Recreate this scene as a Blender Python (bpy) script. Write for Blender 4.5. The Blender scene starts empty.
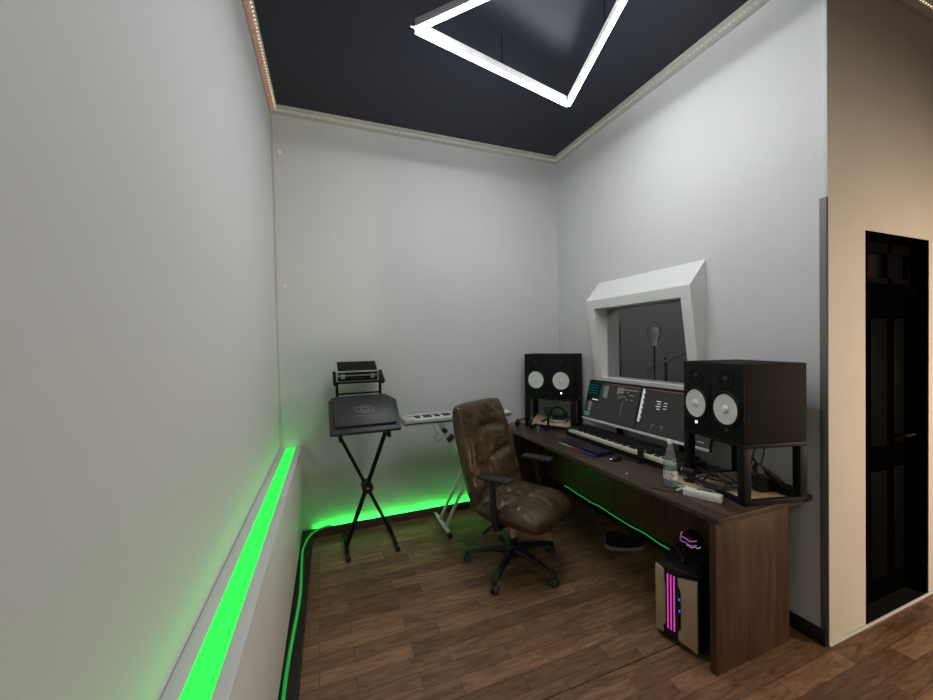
import bpy, bmesh, math, random
from mathutils import Vector, Matrix, Euler, noise
R = math.radians
PI = math.pi
random.seed(7)
scene = bpy.context.scene
COL = scene.collection

# ------------------------------------------------------------------ camera
YAW, PITCH, ROLL, FPX = 0.3698, -0.0178, -0.0201, 379.03
cam_d = bpy.data.cameras.new('camera')
cam = bpy.data.objects.new('camera', cam_d)
COL.objects.link(cam)
scene.camera = cam
cam_d.sensor_width = 36.0
cam_d.lens = FPX / 933 * 36.0
cam_d.clip_start = 0.02
cy_, sy_ = math.cos(YAW), math.sin(YAW)
fw = Vector((sy_ * math.cos(PITCH), cy_ * math.cos(PITCH), math.sin(PITCH)))
rt = Vector((cy_, -sy_, 0))
up = rt.cross(fw)
rr = math.cos(ROLL) * rt + math.sin(ROLL) * up
uu = -math.sin(ROLL) * rt + math.cos(ROLL) * up
cam.matrix_world = Matrix(((rr.x, uu.x, -fw.x, -2.4301), (rr.y, uu.y, -fw.y, -3.4795), (rr.z, uu.z, -fw.z, 1.62), (0, 0, 0, 1)))

# ------------------------------------------------------------------ world, lights, exposure
world = bpy.data.worlds.new('world')
scene.world = world
world.use_nodes = True
world.node_tree.nodes['Background'].inputs[0].default_value = (0.010, 0.011, 0.013, 1)
world.node_tree.nodes['Background'].inputs[1].default_value = 1.0
scene.view_settings.view_transform = 'Standard'
scene.view_settings.look = 'None'
scene.view_settings.gamma = 1
scene.view_settings.exposure = 0.10
TUBE_EMIT = 80.0
GREEN_EMIT = 3.0


def lamp(name, kind, loc, energy, color, size=0.2, rot=(0, 0, 0), size_y=None):
    d = bpy.data.lights.new(name, kind)
    d.energy = energy
    d.color = color
    if kind == 'AREA':
        d.size = size
        if size_y:
            d.shape = 'RECTANGLE'
            d.size_y = size_y
    else:
        d.shadow_soft_size = size
    o = bpy.data.objects.new(name, d)
    o.location = loc
    o.rotation_euler = rot
    COL.objects.link(o)
    return o


# warm lamp of the rest of the room, beside the door wall outside the frame
wl = lamp('warm_room_lamp', 'SPOT', (1.7, -4.4, 1.35), 195, (1.0, 0.78, 0.56), 0.12)
wl.data.spot_size = R(150)
wl.data.spot_blend = 0.6
wl.rotation_euler = Vector((-0.55, 2.1, -1.25)).to_track_quat('-Z', 'Y').to_euler()
# ceiling light of the room behind the camera
lamp('rear_ceiling_lamp', 'AREA', (-0.7, -4.6, 3.34), 17, (1.0, 0.97, 0.92), 1.2, (0, 0, 0), 0.5)
# added unseen fill light that brightens the vocal booth behind the glass
lamp('booth_fill', 'POINT', (1.5, -1.4, 2.7), 28.0, (1.0, 0.96, 0.90), 0.2)

# ------------------------------------------------------------------ materials
MATS = {}


def nodes(name):
    m = bpy.data.materials.new(name)
    m.use_nodes = True
    nt = m.node_tree
    return m, nt, nt.nodes['Principled BSDF']


def mat(name, color, rough=0.5, metal=0.0, spec=0.5, bump=0.0, bscale=60.0, var=0.0, vscale=8.0, emit=None, estr=0.0, coat=0.0, trans=0.0, stretch=None, ior=1.45):
    if name in MATS:
        return MATS[name]
    m, nt, b = nodes(name)
    b.inputs['Base Color'].default_value = (*color, 1)
    b.inputs['Roughness'].default_value = rough
    b.inputs['Metallic'].default_value = metal
    b.inputs['Specular IOR Level'].default_value = spec
    b.inputs['Coat Weight'].default_value = coat
    b.inputs['Transmission Weight'].default_value = trans
    b.inputs['IOR'].default_value = ior
    if emit:
        b.inputs['Emission Color'].default_value = (*emit, 1)
        b.inputs['Emission Strength'].default_value = estr
    L = nt.links.new
    if bump or var:
        tc = nt.nodes.new('ShaderNodeTexCoord')
        mp = nt.nodes.new('ShaderNodeMapping')
        if stretch:
            mp.inputs['Scale'].default_value = stretch
        L(tc.outputs['Object'], mp.inputs[0])
    if var:
        n = nt.nodes.new('ShaderNodeTexNoise')
        n.inputs['Scale'].default_value = vscale
        n.inputs['Detail'].default_value = 5
        L(mp.outputs[0], n.inputs['Vector'])
        r = nt.nodes.new('ShaderNodeMapRange')
        r.inputs[1].default_value = 0.3
        r.inputs[2].default_value = 0.7
        r.inputs[3].default_value = 1 - var
        r.inputs[4].default_value = 1 + var
        L(n.outputs['Fac'], r.inputs[0])
        x = nt.nodes.new('ShaderNodeVectorMath')
        x.operation = 'SCALE'
        x.inputs[0].default_value = color
        L(r.outputs[0], x.inputs['Scale'])
        L(x.outputs[0], b.inputs['Base Color'])
    if bump:
        n2 = nt.nodes.new('ShaderNodeTexNoise')
        n2.inputs['Scale'].default_value = bscale
        n2.inputs['Detail'].default_value = 4
        L(mp.outputs[0], n2.inputs['Vector'])
        bp = nt.nodes.new('ShaderNodeBump')
        bp.inputs['Strength'].default_value = bump
        bp.inputs['Distance'].default_value = 0.01
        L(n2.outputs['Fac'], bp.inputs['Height'])
        L(bp.outputs[0], b.inputs['Normal'])
    MATS[name] = m
    return m


def glow(name, color, strength):
    if name in MATS:
        return MATS[name]
    m = bpy.data.materials.new(name)
    m.use_nodes = True
    nt = m.node_tree
    nt.nodes.clear()
    e = nt.nodes.new('ShaderNodeEmission')
    e.inputs[0].default_value = (*color, 1)
    e.inputs[1].default_value = strength
    o = nt.nodes.new('ShaderNodeOutputMaterial')
    nt.links.new(e.outputs[0], o.inputs[0])
    MATS[name] = m
    return m


def pane_mat(name, tint, refl=1.0, boost=1.0, diff=0.0):
    m = bpy.data.materials.new(name)
    m.use_nodes = True
    nt = m.node_tree
    nt.nodes.clear()
    t = nt.nodes.new('ShaderNodeBsdfTransparent')
    t.inputs[0].default_value = (*tint, 1)
    g = nt.nodes.new('ShaderNodeBsdfGlossy')
    g.inputs['Roughness'].default_value = 0.02
    g.inputs[0].default_value = (refl, refl, refl, 1)
    f = nt.nodes.new('ShaderNodeFresnel')
    f.inputs[0].default_value = 1.5
    x = nt.nodes.new('ShaderNodeMixShader')
    o = nt.nodes.new('ShaderNodeOutputMaterial')
    L = nt.links.new
    ge = nt.nodes.new('ShaderNodeNewGeometry')
    om = nt.nodes.new('ShaderNodeMath'); om.operation = 'SUBTRACT'; om.inputs[0].default_value = 1.0
    mu = nt.nodes.new('ShaderNodeMath'); mu.operation = 'MULTIPLY'; mu.use_clamp = True
    bo = nt.nodes.new('ShaderNodeMath'); bo.operation = 'MULTIPLY'; bo.inputs[1].default_value = boost
    L(f.outputs[0], bo.inputs[0])
    L(ge.outputs['Backfacing'], om.inputs[1]); L(bo.outputs[0], mu.inputs[0]); L(om.outputs[0], mu.inputs[1])
    L(mu.outputs[0], x.inputs[0]); L(t.outputs[0], x.inputs[1]); L(g.outputs[0], x.inputs[2])
    if diff:
        df_ = nt.nodes.new('ShaderNodeBsdfDiffuse'); df_.inputs[0].default_value = (*tint, 1)
        x2 = nt.nodes.new('ShaderNodeMixShader'); x2.inputs[0].default_value = diff
        L(x.outputs[0], x2.inputs[1]); L(df_.outputs[0], x2.inputs[2]); L(x2.outputs[0], o.inputs[0])
    else:
        L(x.outputs[0], o.inputs[0])
    MATS[name] = m
    return m


def wood(name, c1, c2, axis=0, rough=0.35, scale=1.0, bump=0.05):
    """laminate with grain running along the given axis"""
    m, nt, b = nodes(name)
    L = nt.links.new
    tc = nt.nodes.new('ShaderNodeTexCoord')
    mp = nt.nodes.new('ShaderNodeMapping')
    s = [9.0 * scale] * 3
    s[axis] = 0.9 * scale
    mp.inputs['Scale'].default_value = s
    L(tc.outputs['Object'], mp.inputs[0])
    n = nt.nodes.new('ShaderNodeTexNoise')
    n.inputs['Scale'].default_value = 1.6
    n.inputs['Detail'].default_value = 8
    n.inputs['Roughness'].default_value = 0.65
    n.inputs['Distortion'].default_value = 0.8
    L(mp.outputs[0], n.inputs['Vector'])
    cr = nt.nodes.new('ShaderNodeValToRGB')
    cr.color_ramp.elements[0].position = 0.33
    cr.color_ramp.elements[0].color = (*c1, 1)
    cr.color_ramp.elements[1].position = 0.68
    cr.color_ramp.elements[1].color = (*c2, 1)
    L(n.outputs['Fac'], cr.inputs[0])
    L(cr.outputs[0], b.inputs['Base Color'])
    b.inputs['Roughness'].default_value = rough
    bp = nt.nodes.new('ShaderNodeBump')
    bp.inputs['Strength'].default_value = bump
    bp.inputs['Distance'].default_value = 0.005
    L(n.outputs['Fac'], bp.inputs['Height'])
    L(bp.outputs[0], b.inputs['Normal'])
    MATS[name] = m
    return m


def floor_mat():
    m, nt, b = nodes('floor_planks')
    L = nt.links.new
    tc = nt.nodes.new('ShaderNodeTexCoord')
    br = nt.nodes.new('ShaderNodeTexBrick')
    br.offset = 0.37
    br.offset_frequency = 2
    br.squash = 1.0
    for k, v in (('Scale', 1.0), ('Mortar Size', 0.0014), ('Mortar Smooth', 0.3), ('Bias', 0.0), ('Brick Width', 0.46), ('Row Height', 0.098)):
        br.inputs[k].default_value = v
    br.inputs['Color1'].default_value = (0, 0, 0, 1)
    br.inputs['Color2'].default_value = (1, 1, 1, 1)
    br.inputs['Mortar'].default_value = (0.5, 0.5, 0.5, 1)
    L(tc.outputs['Object'], br.inputs['Vector'])
    # grain
    sc = nt.nodes.new('ShaderNodeVectorMath'); sc.operation = 'SCALE'; sc.inputs['Scale'].default_value = 13.0
    L(br.outputs['Color'], sc.inputs[0])
    ad = nt.nodes.new('ShaderNodeVectorMath'); ad.operation = 'ADD'
    L(tc.outputs['Object'], ad.inputs[0]); L(sc.outputs[0], ad.inputs[1])
    mp = nt.nodes.new('ShaderNodeMapping'); mp.inputs['Scale'].default_value = (2.2, 15, 1)
    L(ad.outputs[0], mp.inputs[0])
    n = nt.nodes.new('ShaderNodeTexNoise')
    n.inputs['Scale'].default_value = 1.7; n.inputs['Detail'].default_value = 8; n.inputs['Roughness'].default_value = 0.62; n.inputs['Distortion'].default_value = 1.6
    L(mp.outputs[0], n.inputs['Vector'])
    cr = nt.nodes.new('ShaderNodeValToRGB')
    e = cr.color_ramp.elements
    e[0].position = 0.30; e[0].color = (0.092, 0.048, 0.027, 1)
    e[1].position = 0.72; e[1].color = (0.320, 0.182, 0.100, 1)
    L(n.outputs['Fac'], cr.inputs[0])
    mr = nt.nodes.new('ShaderNodeMapRange'); mr.inputs[3].default_value = 0.68; mr.inputs[4].default_value = 1.32
    L(br.outputs['Color'], mr.inputs[0])
    tint = nt.nodes.new('ShaderNodeVectorMath'); tint.operation = 'SCALE'
    L(cr.outputs[0], tint.inputs[0]); L(mr.outputs[0], tint.inputs['Scale'])
    mx = nt.nodes.new('ShaderNodeMix'); mx.data_type = 'RGBA'
    L(br.outputs['Fac'], mx.inputs[0])
    L(tint.outputs[0], mx.inputs[6])
    mx.inputs[7].default_value = (0.05, 0.025, 0.014, 1)
    L(mx.outputs[2], b.inputs['Base Color'])
    b.inputs['Roughness'].default_value = 0.42
    b.inputs['Specular IOR Level'].default_value = 0.35
    bp = nt.nodes.new('ShaderNodeBump'); bp.inputs['Strength'].default_value = 0.12; bp.inputs['Distance'].default_value = 0.004
    L(n.outputs['Fac'], bp.inputs['Height']); L(bp.outputs[0], b.inputs['Normal'])
    return m


M = {}
M['floor'] = floor_mat()
M['plaster'] = mat('white_plaster', (0.66, 0.665, 0.66), 0.75, bump=0.10, bscale=70, var=0.015, vscale=2.5)
M['plaster_smooth'] = mat('white_paint_smooth', (0.64, 0.66, 0.665), 0.7, bump=0.03, bscale=25)
M['plaster_hall'] = mat('cream_plaster', (0.64, 0.60, 0.53), 0.8, bump=0.10, bscale=50, var=0.03, vscale=3)
M['ceiling'] = mat('dark_ceiling_paint', (0.014, 0.017, 0.033), 0.40, spec=0.45, bump=0.06, bscale=18)
M['cream_plastic'] = mat('cream_cornice_plastic', (0.48, 0.475, 0.44), 0.5)
M['white_board'] = mat('white_board', (0.64, 0.64, 0.63), 0.5, bump=0.02, bscale=20)
M['white_lacquer'] = mat('white_lacquer', (0.78, 0.78, 0.78), 0.45)
M['black_plastic'] = mat('black_plastic', (0.012, 0.012, 0.013), 0.42)
M['black_metal'] = mat('black_powder_metal', (0.009, 0.009, 0.010), 0.55, metal=0.0, spec=0.2)
M['black_matte'] = mat('black_matte_vinyl', (0.016, 0.013, 0.011), 0.75, spec=0.15, bump=0.04, bscale=300)
M['grey_case'] = mat('grey_hard_plastic', (0.034, 0.037, 0.040), 0.42, bump=0.05, bscale=200)
M['dark_door'] = mat('dark_stained_door', (0.0010, 0.0009, 0.0009), 0.7, spec=0.0)
M['black_base'] = mat('black_skirting', (0.010, 0.009, 0.008), 0.45)
M['grey_plastic'] = mat('grey_corner_plastic', (0.16, 0.145, 0.14), 0.5)
M['chrome'] = mat('chrome', (0.75, 0.75, 0.75), 0.15, metal=1.0)
M['silver'] = mat('silver_plastic', (0.55, 0.55, 0.56), 0.38)
M['white_metal'] = mat('white_powder_metal', (0.62, 0.62, 0.60), 0.4)
M['cone'] = mat('white_cone', (0.72, 0.74, 0.70), 0.42)
M['rubber'] = mat('dark_rubber', (0.02, 0.02, 0.021), 0.6)
M['caster'] = mat('grey_caster_nylon', (0.055, 0.055, 0.058), 0.4)
M['leather'] = mat('brown_leather', (0.072, 0.044, 0.019), 0.38, spec=0.5, bump=0.6, bscale=20, var=0.38, vscale=9)
M['leather_dark'] = mat('brown_leather_dark', (0.045, 0.028, 0.017), 0.5)
M['desk'] = wood('desk_walnut', (0.030, 0.020, 0.014), (0.100, 0.066, 0.046), axis=1, rough=0.33)
M['desk_panel'] = wood('desk_walnut_panel', (0.034, 0.014, 0.008), (0.110, 0.048, 0.026), axis=2, rough=0.45, scale=0.8)
M['skirting_wood'] = wood('skirting_brown', (0.06, 0.035, 0.022), (0.13, 0.085, 0.055), axis=0, rough=0.5)
M['ply'] = wood('light_plywood', (0.42, 0.30, 0.17), (0.56, 0.42, 0.26), axis=0, rough=0.55)
M['gold'] = mat('champagne_metal', (0.50, 0.39, 0.26), 0.38, metal=0.25)
M['ivory'] = mat('ivory_keys', (0.70, 0.66, 0.50), 0.35)
M['white_plastic'] = mat('white_plastic', (0.84, 0.82, 0.76), 0.4)
M['green'] = glow('green_led', (0.03, 1.0, 0.09), GREEN_EMIT)
M['green_panel'] = glow('green_diffuser', (0.026, 0.98, 0.065), 1.7)
M['tube'] = glow('white_tube', (0.96, 0.975, 1.0), TUBE_EMIT)
M['glass'] = pane_mat('window_glass', (0.72, 0.73, 0.74), 1.0)
M['water_glass'] = pane_mat('bottle_plastic', (0.80, 0.89, 0.90), 1.0, 3.0, 0.10)


# ------------------------------------------------------------------ mesh helpers
class MB:
    def __init__(s):
        s.bm = bmesh.new()

    def _xf(s, verts, mtx):
        if mtx is not None:
            bmesh.ops.transform(s.bm, matrix=mtx, verts=verts)

    def box(s, c, size, bevel=0.0, rot=None, seg=2):
        r = bmesh.ops.create_cube(s.bm, size=1.0)
        vs = r['verts']
        bmesh.ops.scale(s.bm, vec=size, verts=vs)
        if bevel > 0:
            es = list({e for v in vs for e in v.link_edges})
            rb = bmesh.ops.bevel(s.bm, geom=es, offset=min(bevel, min(size) * 0.45), segments=seg, affect='EDGES', profile=0.5)
            vs = list({v for f in rb['faces'] for v in f.verts} | {v for v in vs if v.is_valid})
        m = Matrix.Translation(c)
        if rot is not None:
            m = m @ Euler(rot).to_matrix().to_4x4()
        s._xf(vs, m)
        return s

    def bb(s, x0, x1, y0, y1, z0, z1, bevel=0.0, seg=2):
        return s.box(((x0 + x1) / 2, (y0 + y1) / 2, (z0 + z1) / 2), (abs(x1 - x0), abs(y1 - y0), abs(z1 - z0)), bevel, None, seg)

    def cyl(s, a, b, r0, r1=None, seg=20, caps=True):
        a, b = Vector(a), Vector(b)
        r1 = r0 if r1 is None else r1
        d = b - a
        q = d.to_track_quat('Z', 'Y').to_matrix().to_4x4()
        r = bmesh.ops.create_cone(s.bm, cap_ends=caps, cap_tris=False, segments=seg, radius1=r0, radius2=r1, depth=d.length)
        s._xf(r['verts'], Matrix.Translation((a + b) / 2) @ q)
        return s

    def bar(s, a, b, w, h, bevel=0.0, upv=(0, 0, 1)):
        """rectangular bar from a to b; h along upv, w across"""
        a, b = Vector(a), Vector(b)
        d = b - a
        z = d.normalized()
        u = Vector(upv)
        x = u.cross(z)
        if x.length < 1e-4:
            x = Vector((1, 0, 0)).cross(z)
        x.normalize()
        y = z.cross(x)
        r = bmesh.ops.create_cube(s.bm, size=1.0)
        vs = r['verts']
        bmesh.ops.scale(s.bm, vec=(w, h, d.length), verts=vs)
        if bevel > 0:
            es = list({e for v in vs for e in v.link_edges})
            rb = bmesh.ops.bevel(s.bm, geom=es, offset=bevel, segments=2, affect='EDGES', profile=0.5)
            vs = list({v for f in rb['faces'] for v in f.verts})
        m3 = Matrix((x, y, z)).transposed()
        s._xf(vs, Matrix.Translation((a + b) / 2) @ m3.to_4x4())
        return s

    def tube(s, pts, r, seg=8, closed=False):
        pts = [Vector(p) for p in pts]
        rings = []
        n = len(pts)
        ref = Vector((0, 0, 1))
        prev = None
        for i, p in enumerate(pts):
            t = (pts[min(i + 1, n - 1)] - pts[max(i - 1, 0)]).normalized()
            x = (prev - t * prev.dot(t)) if prev is not None else (ref.cross(t) if abs(t.z) < 0.95 else Vector((1, 0, 0)).cross(t))
            x.normalize()
            prev = x
            y = t.cross(x)
            rings.append([s.bm.verts.new(p + (x * math.cos(2 * PI * k / seg) + y * math.sin(2 * PI * k / seg)) * r) for k in range(seg)])
        for i in range(n - 1):
            for k in range(seg):
                s.bm.faces.new((rings[i][k], rings[i][(k + 1) % seg], rings[i + 1][(k + 1) % seg], rings[i + 1][k]))
        s.bm.faces.new(rings[0][::-1]); s.bm.faces.new(rings[-1])
        return s

    def lathe(s, prof, mtx=None, seg=32, cap0=True, cap1=True):
        rings = []
        new = []
        for (r, z) in prof:
            if r < 1e-5:
                v = s.bm.verts.new((0, 0, z)); rings.append([v]); new.append(v)
            else:
                ring = [s.bm.verts.new((r * math.cos(2 * PI * k / seg), r * math.sin(2 * PI * k / seg), z)) for k in range(seg)]
                rings.append(ring); new += ring
        for a, b in zip(rings, rings[1:]):
            if len(a) == 1 and len(b) == 1:
                continue
            for k in range(seg):
                k2 = (k + 1) % seg
                if len(a) == 1: s.bm.faces.new((a[0], b[k2], b[k]))
                elif len(b) == 1: s.bm.faces.new((a[k], a[k2], b[0]))
                else: s.bm.faces.new((a[k], a[k2], b[k2], b[k]))
        if cap0 and len(rings[0]) > 1: s.bm.faces.new(rings[0][::-1])
        if cap1 and len(rings[-1]) > 1: s.bm.faces.new(rings[-1])
        s._xf(new, mtx)
        return s

    def prism(s, poly, h, mtx=None, bevel=0.0):
        """poly in xy, extruded along z from 0 to h"""
        vs = [s.bm.verts.new((x, y, 0)) for x, y in poly]
        vt = [s.bm.verts.new((x, y, h)) for x, y in poly]
        fs = [s.bm.faces.new(vs[::-1]), s.bm.faces.new(vt)]
        n = len(poly)
        for k in range(n):
            fs.append(s.bm.faces.new((vs[k], vs[(k + 1) % n], vt[(k + 1) % n], vt[k])))
        allv = vs + vt
        if bevel > 0:
            es = list({e for f in fs for e in f.edges})
            rb = bmesh.ops.bevel(s.bm, geom=es, offset=bevel, segments=2, affect='EDGES', profile=0.5)
            allv = list({v for f in rb['faces'] for v in f.verts} | {v for v in allv if v.is_valid})
        s._xf(allv, mtx)
        return s

    def quad(s, pts):
        s.bm.faces.new([s.bm.verts.new(p) for p in pts])
        return s

    def build(s, name, material, parent=None, smooth=True, loc=None, rot=None):
        bmesh.ops.recalc_face_normals(s.bm, faces=s.bm.faces)
        me = bpy.data.meshes.new(name)
        s.bm.to_mesh(me)
        s.bm.free()
        if smooth:
            for p in me.polygons:
                p.use_smooth = True
            me.set_sharp_from_angle(angle=R(32))
        me.materials.append(material)
        o = bpy.data.objects.new(name, me)
        COL.objects.link(o)
        if parent: o.parent = parent
        if loc: o.location = loc
        if rot: o.rotation_euler = rot
        return o


def tag(o, label, cat, group=None, kind=None):
    o['label'] = label
    o['category'] = cat
    if group: o['group'] = group
    if kind: o['kind'] = kind
    return o


def thing(name, label, cat, loc=(0, 0, 0), rz=0.0, group=None):
    o = bpy.data.objects.new(name, None)
    o.empty_display_size = 0.1
    COL.objects.link(o)
    o.location = loc
    o.rotation_euler = (0, 0, rz)
    return tag(o, label, cat, group)


def struct(o, label=None):
    o['kind'] = 'structure'
    if label: o['label'] = label
    return o


def copy_tree(o, parent=None):
    c = o.copy()
    COL.objects.link(c)
    c.parent = parent
    for ch in [k for k in bpy.data.objects if k.parent == o]:
        copy_tree(ch, c)
    return c


# ------------------------------------------------------------------ the room
H = 3.583
LW = -2.756
SL = 0.024          # the wall with the radiator cover runs 2 degrees off square
WL = 2.331


def lwx(y):
    return LW - SL * (-y)


YR = -6.6           # rear wall
XE = 3.6            # far side wall
struct(MB().bb(-3.3, XE + 0.1, YR - 0.1, 0.1, -0.1, 0).build('floor', M['floor'], smooth=False), 'brown wood plank vinyl floor')
struct(MB().bb(-3.3, XE + 0.1, YR - 0.1, 0.1, H, H + 0.1).build('ceiling', M['ceiling'], smooth=False), 'dark navy glossy ceiling')
struct(MB().prism([(LW, 0.1), (lwx(YR), YR - 0.1), (lwx(YR) - 0.1, YR - 0.1), (LW - 0.1, 0.1)], H).build('wall_left', M['plaster_smooth'], smooth=False), 'white smooth wall behind the radiator cover')
struct(MB().bb(LW - 0.02, XE, 0, 0.1, 0, H).build('wall_back', M['plaster'], smooth=False), 'white textured wall behind the keyboards')
# wall with the booth window: pieces round the opening, one mesh
WY0, WY1, WZ0, WZ1 = -1.605, -0.735, 1.285, 1.905
TH = 0.14
wb = MB()
wb.bb(0, TH, -WL, WY0, 0, H); wb.bb(0, TH, WY1, 0, 0, H); wb.bb(0, TH, WY0, WY1, 0, WZ0); wb.bb(0, TH, WY0, WY1, WZ1, H)
struct(wb.build('wall_right', M['plaster'], smooth=False), 'white textured wall with the booth window')
# hall wall with the door opening
DX0, DX1, DZ = 0.365, 1.075, 2.195
wh = MB()
wh.bb(TH, DX0, -WL, -WL + TH, 0, H); wh.bb(DX1, XE, -WL, -WL + TH, 0, H); wh.bb(DX0, DX1, -WL, -WL + TH, DZ, H)
struct(wh.build('wall_hall', M['plaster_hall'], smooth=False), 'cream wall around the dark door')
# thin cream skin that wraps the wall end
struct(MB().bb(0.0035, TH, -WL - 0.004, -WL, 0, H).build('trim_8', M['plaster_hall'], smooth=False))
struct(MB().bb(XE, XE + 0.1, YR, 0.1, 0, H).build('wall_side', M['plaster_hall'], smooth=False))
struct(MB().bb(-3.3, XE, YR - 0.1, YR, 0, H).build('wall_rear', M['plaster'], smooth=False))
# booth interior
M['booth'] = mat('grey_booth_felt', (0.20, 0.205, 0.21), 0.9, bump=0.2, bscale=40, stretch=(1, 1, 12))
struct(MB().bb(TH, 2.0, -0.015, 0, 0, H).build('wall_booth_felt', M['booth'], smooth=False), 'grey ribbed felt lining inside the booth')
struct(MB().bb(2.0, 2.05, -WL + TH, -0.015, 0, H).build('wall_booth', M['booth'], smooth=False), 'grey acoustic wall inside the booth')

# skirting
struct(MB().bb(LW + 0.235, -0.005, -0.040, -0.034, 0, 0.074, 0.001).bb(LW + 0.235, -0.005, -0.036, 0, 0, 0.045).build('baseboard_back', M['skirting_wood']), 'brown wooden skirting board with a cable channel')
struct(MB().bb(-0.016, 0, -WL, -0.02, 0, 0.082, 0.003).build('baseboard_right', M['black_base']), 'black skirting board')
bl = MB().prism([(lwx(0) + 0.01, -0.005), (lwx(0) + 0.235, -0.005), (lwx(-3.45) + 0.235, -3.45), (lwx(-3.45) + 0.01, -3.45)], 0.06)
struct(bl.build('baseboard_left', M['black_base'], smooth=False), 'black plinth under the radiator cover')
# floor joint strip
struct(MB().bb(lwx(-2) + 0.25, -0.02, -2.025, -2.020, 0.0, 0.0010).build('trim_7', M['black_base'], smooth=False), 'dark joint line across the floor')
# door sill plaster line
struct(MB().bb(DX0 - 0.36, XE, -WL - 0.012, -WL - 0.001, 0, 0.014, 0.004).build('trim_9', M['plaster_smooth']), 'rough white plaster line at the wall foot')


# cornice LED trims
def cornice(name, a, b, inward, dotmats, label):
    a, b, n = Vector(a), Vector(b), Vector(inward)
    m = MB()
    prof = [(0, 0), (0.052, 0), (0.052, -0.014), (0.036, -0.022), (0.030, -0.046), (0.012, -0.058), (0, -0.058)]
    vs0 = [m.bm.verts.new(a + n * p + Vector((0, 0, q))) for p, q in prof]
    vs1 = [m.bm.verts.new(b + n * p + Vector((0, 0, q))) for p, q in prof]
    k = len(prof)
    for i in range(k):
        m.bm.faces.new((vs0[i], vs0[(i + 1) % k], vs1[(i + 1) % k], vs1[i]))
    m.bm.faces.new(vs0); m.bm.faces.new(vs1[::-1])
    o = struct(m.build(name, M['cream_plastic'], smooth=False), label)
    d = (b - a)
    L = d.length
    t = d / L
    for (mm, off, zz, nm) in dotmats:
        q = MB()
        cnt = int(L / 0.03)
        for i in range(cnt):
            c = a + t * (0.015 + i * 0.03) + n * off + Vector((0, 0, zz))
            e = 0.0045
            q.box(c, (e * 2, e * 2, 0.005))
        s = q.build(nm, mm, o, smooth=False)
        s['kind'] = 'stuff'
    return o


dim_white = glow('dim_led', (1.0, 0.95, 0.78), 0.62)
red_led = glow('red_led', (1.0, 0.10, 0.05), 0.9)
warm_led = glow('warm_led', (1.0, 0.80, 0.50), 1.1)
cornice('trim_1', (LW, 0, H), (0, 0, H), (0, -1, 0), [(dim_white, 0.034, -0.036, 'led_dots')], 'cream ceiling cornice with a row of small LEDs')
cornice('trim_2', (0, -0.03, H), (0, -WL, H), (-1, 0, 0), [(dim_white, 0.034, -0.036, 'led_dots')], 'cream ceiling cornice with LEDs above the booth window')
cornice('trim_3', (lwx(-0.03), -0.03, H), (lwx(-3.6), -3.6, H), (1, 0, 0), [(warm_led, 0.040, -0.022, 'led_dots'), (red_led, 0.022, -0.052, 'red_led_dots')], 'cream ceiling cornice with red and warm LEDs')
cornice('trim_4', (0.0, -WL - 0.004, H), (XE, -WL - 0.004, H), (0, -1, 0), [(warm_led, 0.034, -0.036, 'led_dots')], 'cream ceiling cornice with LEDs over the door wall')
# grey corner protector
cg = MB()
cg.bb(-0.004, 0.006, -WL - 0.0075, -WL - 0.004, 0.0, 2.33, 0.001)
cg.bb(-0.004, -0.001, -WL - 0.0075, -WL + 0.026, 0.0, 2.33, 0.001)
struct(cg.build('trim_5', M['grey_plastic']), 'grey plastic corner protector strip')
# white strip over the corner protector
struct(MB().bb(-0.004, 0.006, -WL - 0.0085, -WL + 0.012, 2.33, H - 0.06, 0.001).build('trim_6', M['plaster_smooth']), 'white corner bead above the grey protector')

# door
dy = -WL + 0.085
dr = struct(MB().bb(DX0 + 0.03, DX1 - 0.03, dy, dy + 0.035, 0.005, 1.86).build('door_1', M['dark_door']), 'dark wooden panel door')
fr = MB()
fr.bb(DX0, DX0 + 0.03, dy - 0.082, dy + 0.04, 0, DZ); fr.bb(DX1 - 0.03, DX1, dy - 0.082, dy + 0.04, 0, DZ)
fr.bb(DX0, DX1, dy - 0.082, dy + 0.04, DZ - 0.03, DZ); fr.bb(DX0, DX1, dy - 0.05, dy + 0.04, 1.86, 1.92)
fr.build('door_frame', M['dark_door'], dr)
M['door_rail'] = mat('dark_door_rail', (0.0018, 0.0016, 0.0016), 0.6, spec=0.03)
pn = MB()
for x0, x1 in ((DX0 + 0.06, DX0 + 0.16), (DX0 + 0.24, DX0 + 0.42), (DX0 + 0.50, DX0 + 0.62)):
    for z0, z1 in ((0.15, 0.8), (0.95, 1.72)):
        pn.bb(x0, x1, dy - 0.012, dy + 0.002, z0, z1, 0.008)
pn.build('door_panels', M['door_rail'], dr)
tr = MB()
for x0, x1 in ((DX0 + 0.03, DX0 + 0.06), (DX0 + 0.14, DX0 + 0.18), (DX0 + 0.40, DX0 + 0.45), (DX1 - 0.06, DX1 - 0.03)):
    tr.bb(x0, x1, dy - 0.02, dy + 0.02, 1.92, DZ - 0.03)
tr.bb(DX0 + 0.03, DX1 - 0.03, dy - 0.02, dy + 0.02, 1.92, 1.96)
tr.bb(DX0 + 0.03, DX1 - 0.03, dy - 0.02, dy + 0.02, 2.11, DZ - 0.03)
tr.build('transom_bars', M['door_rail'], dr)
MB().bb(DX0 + 0.03, DX1 - 0.03, dy + 0.004, dy + 0.010, 1.92, DZ - 0.03).build('transom_pane', mat('dark_transom_glass', (0.004, 0.004, 0.005), 0.25, spec=0.15), dr)
MB().cyl((DX1 - 0.08, dy, 1.0), (DX1 - 0.08, dy - 0.05, 1.0), 0.008).cyl((DX1 - 0.08, dy - 0.05, 1.0), (DX1 - 0.19, dy - 0.05, 1.0), 0.008).build('door_handle', M['black_metal'], dr)
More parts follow.
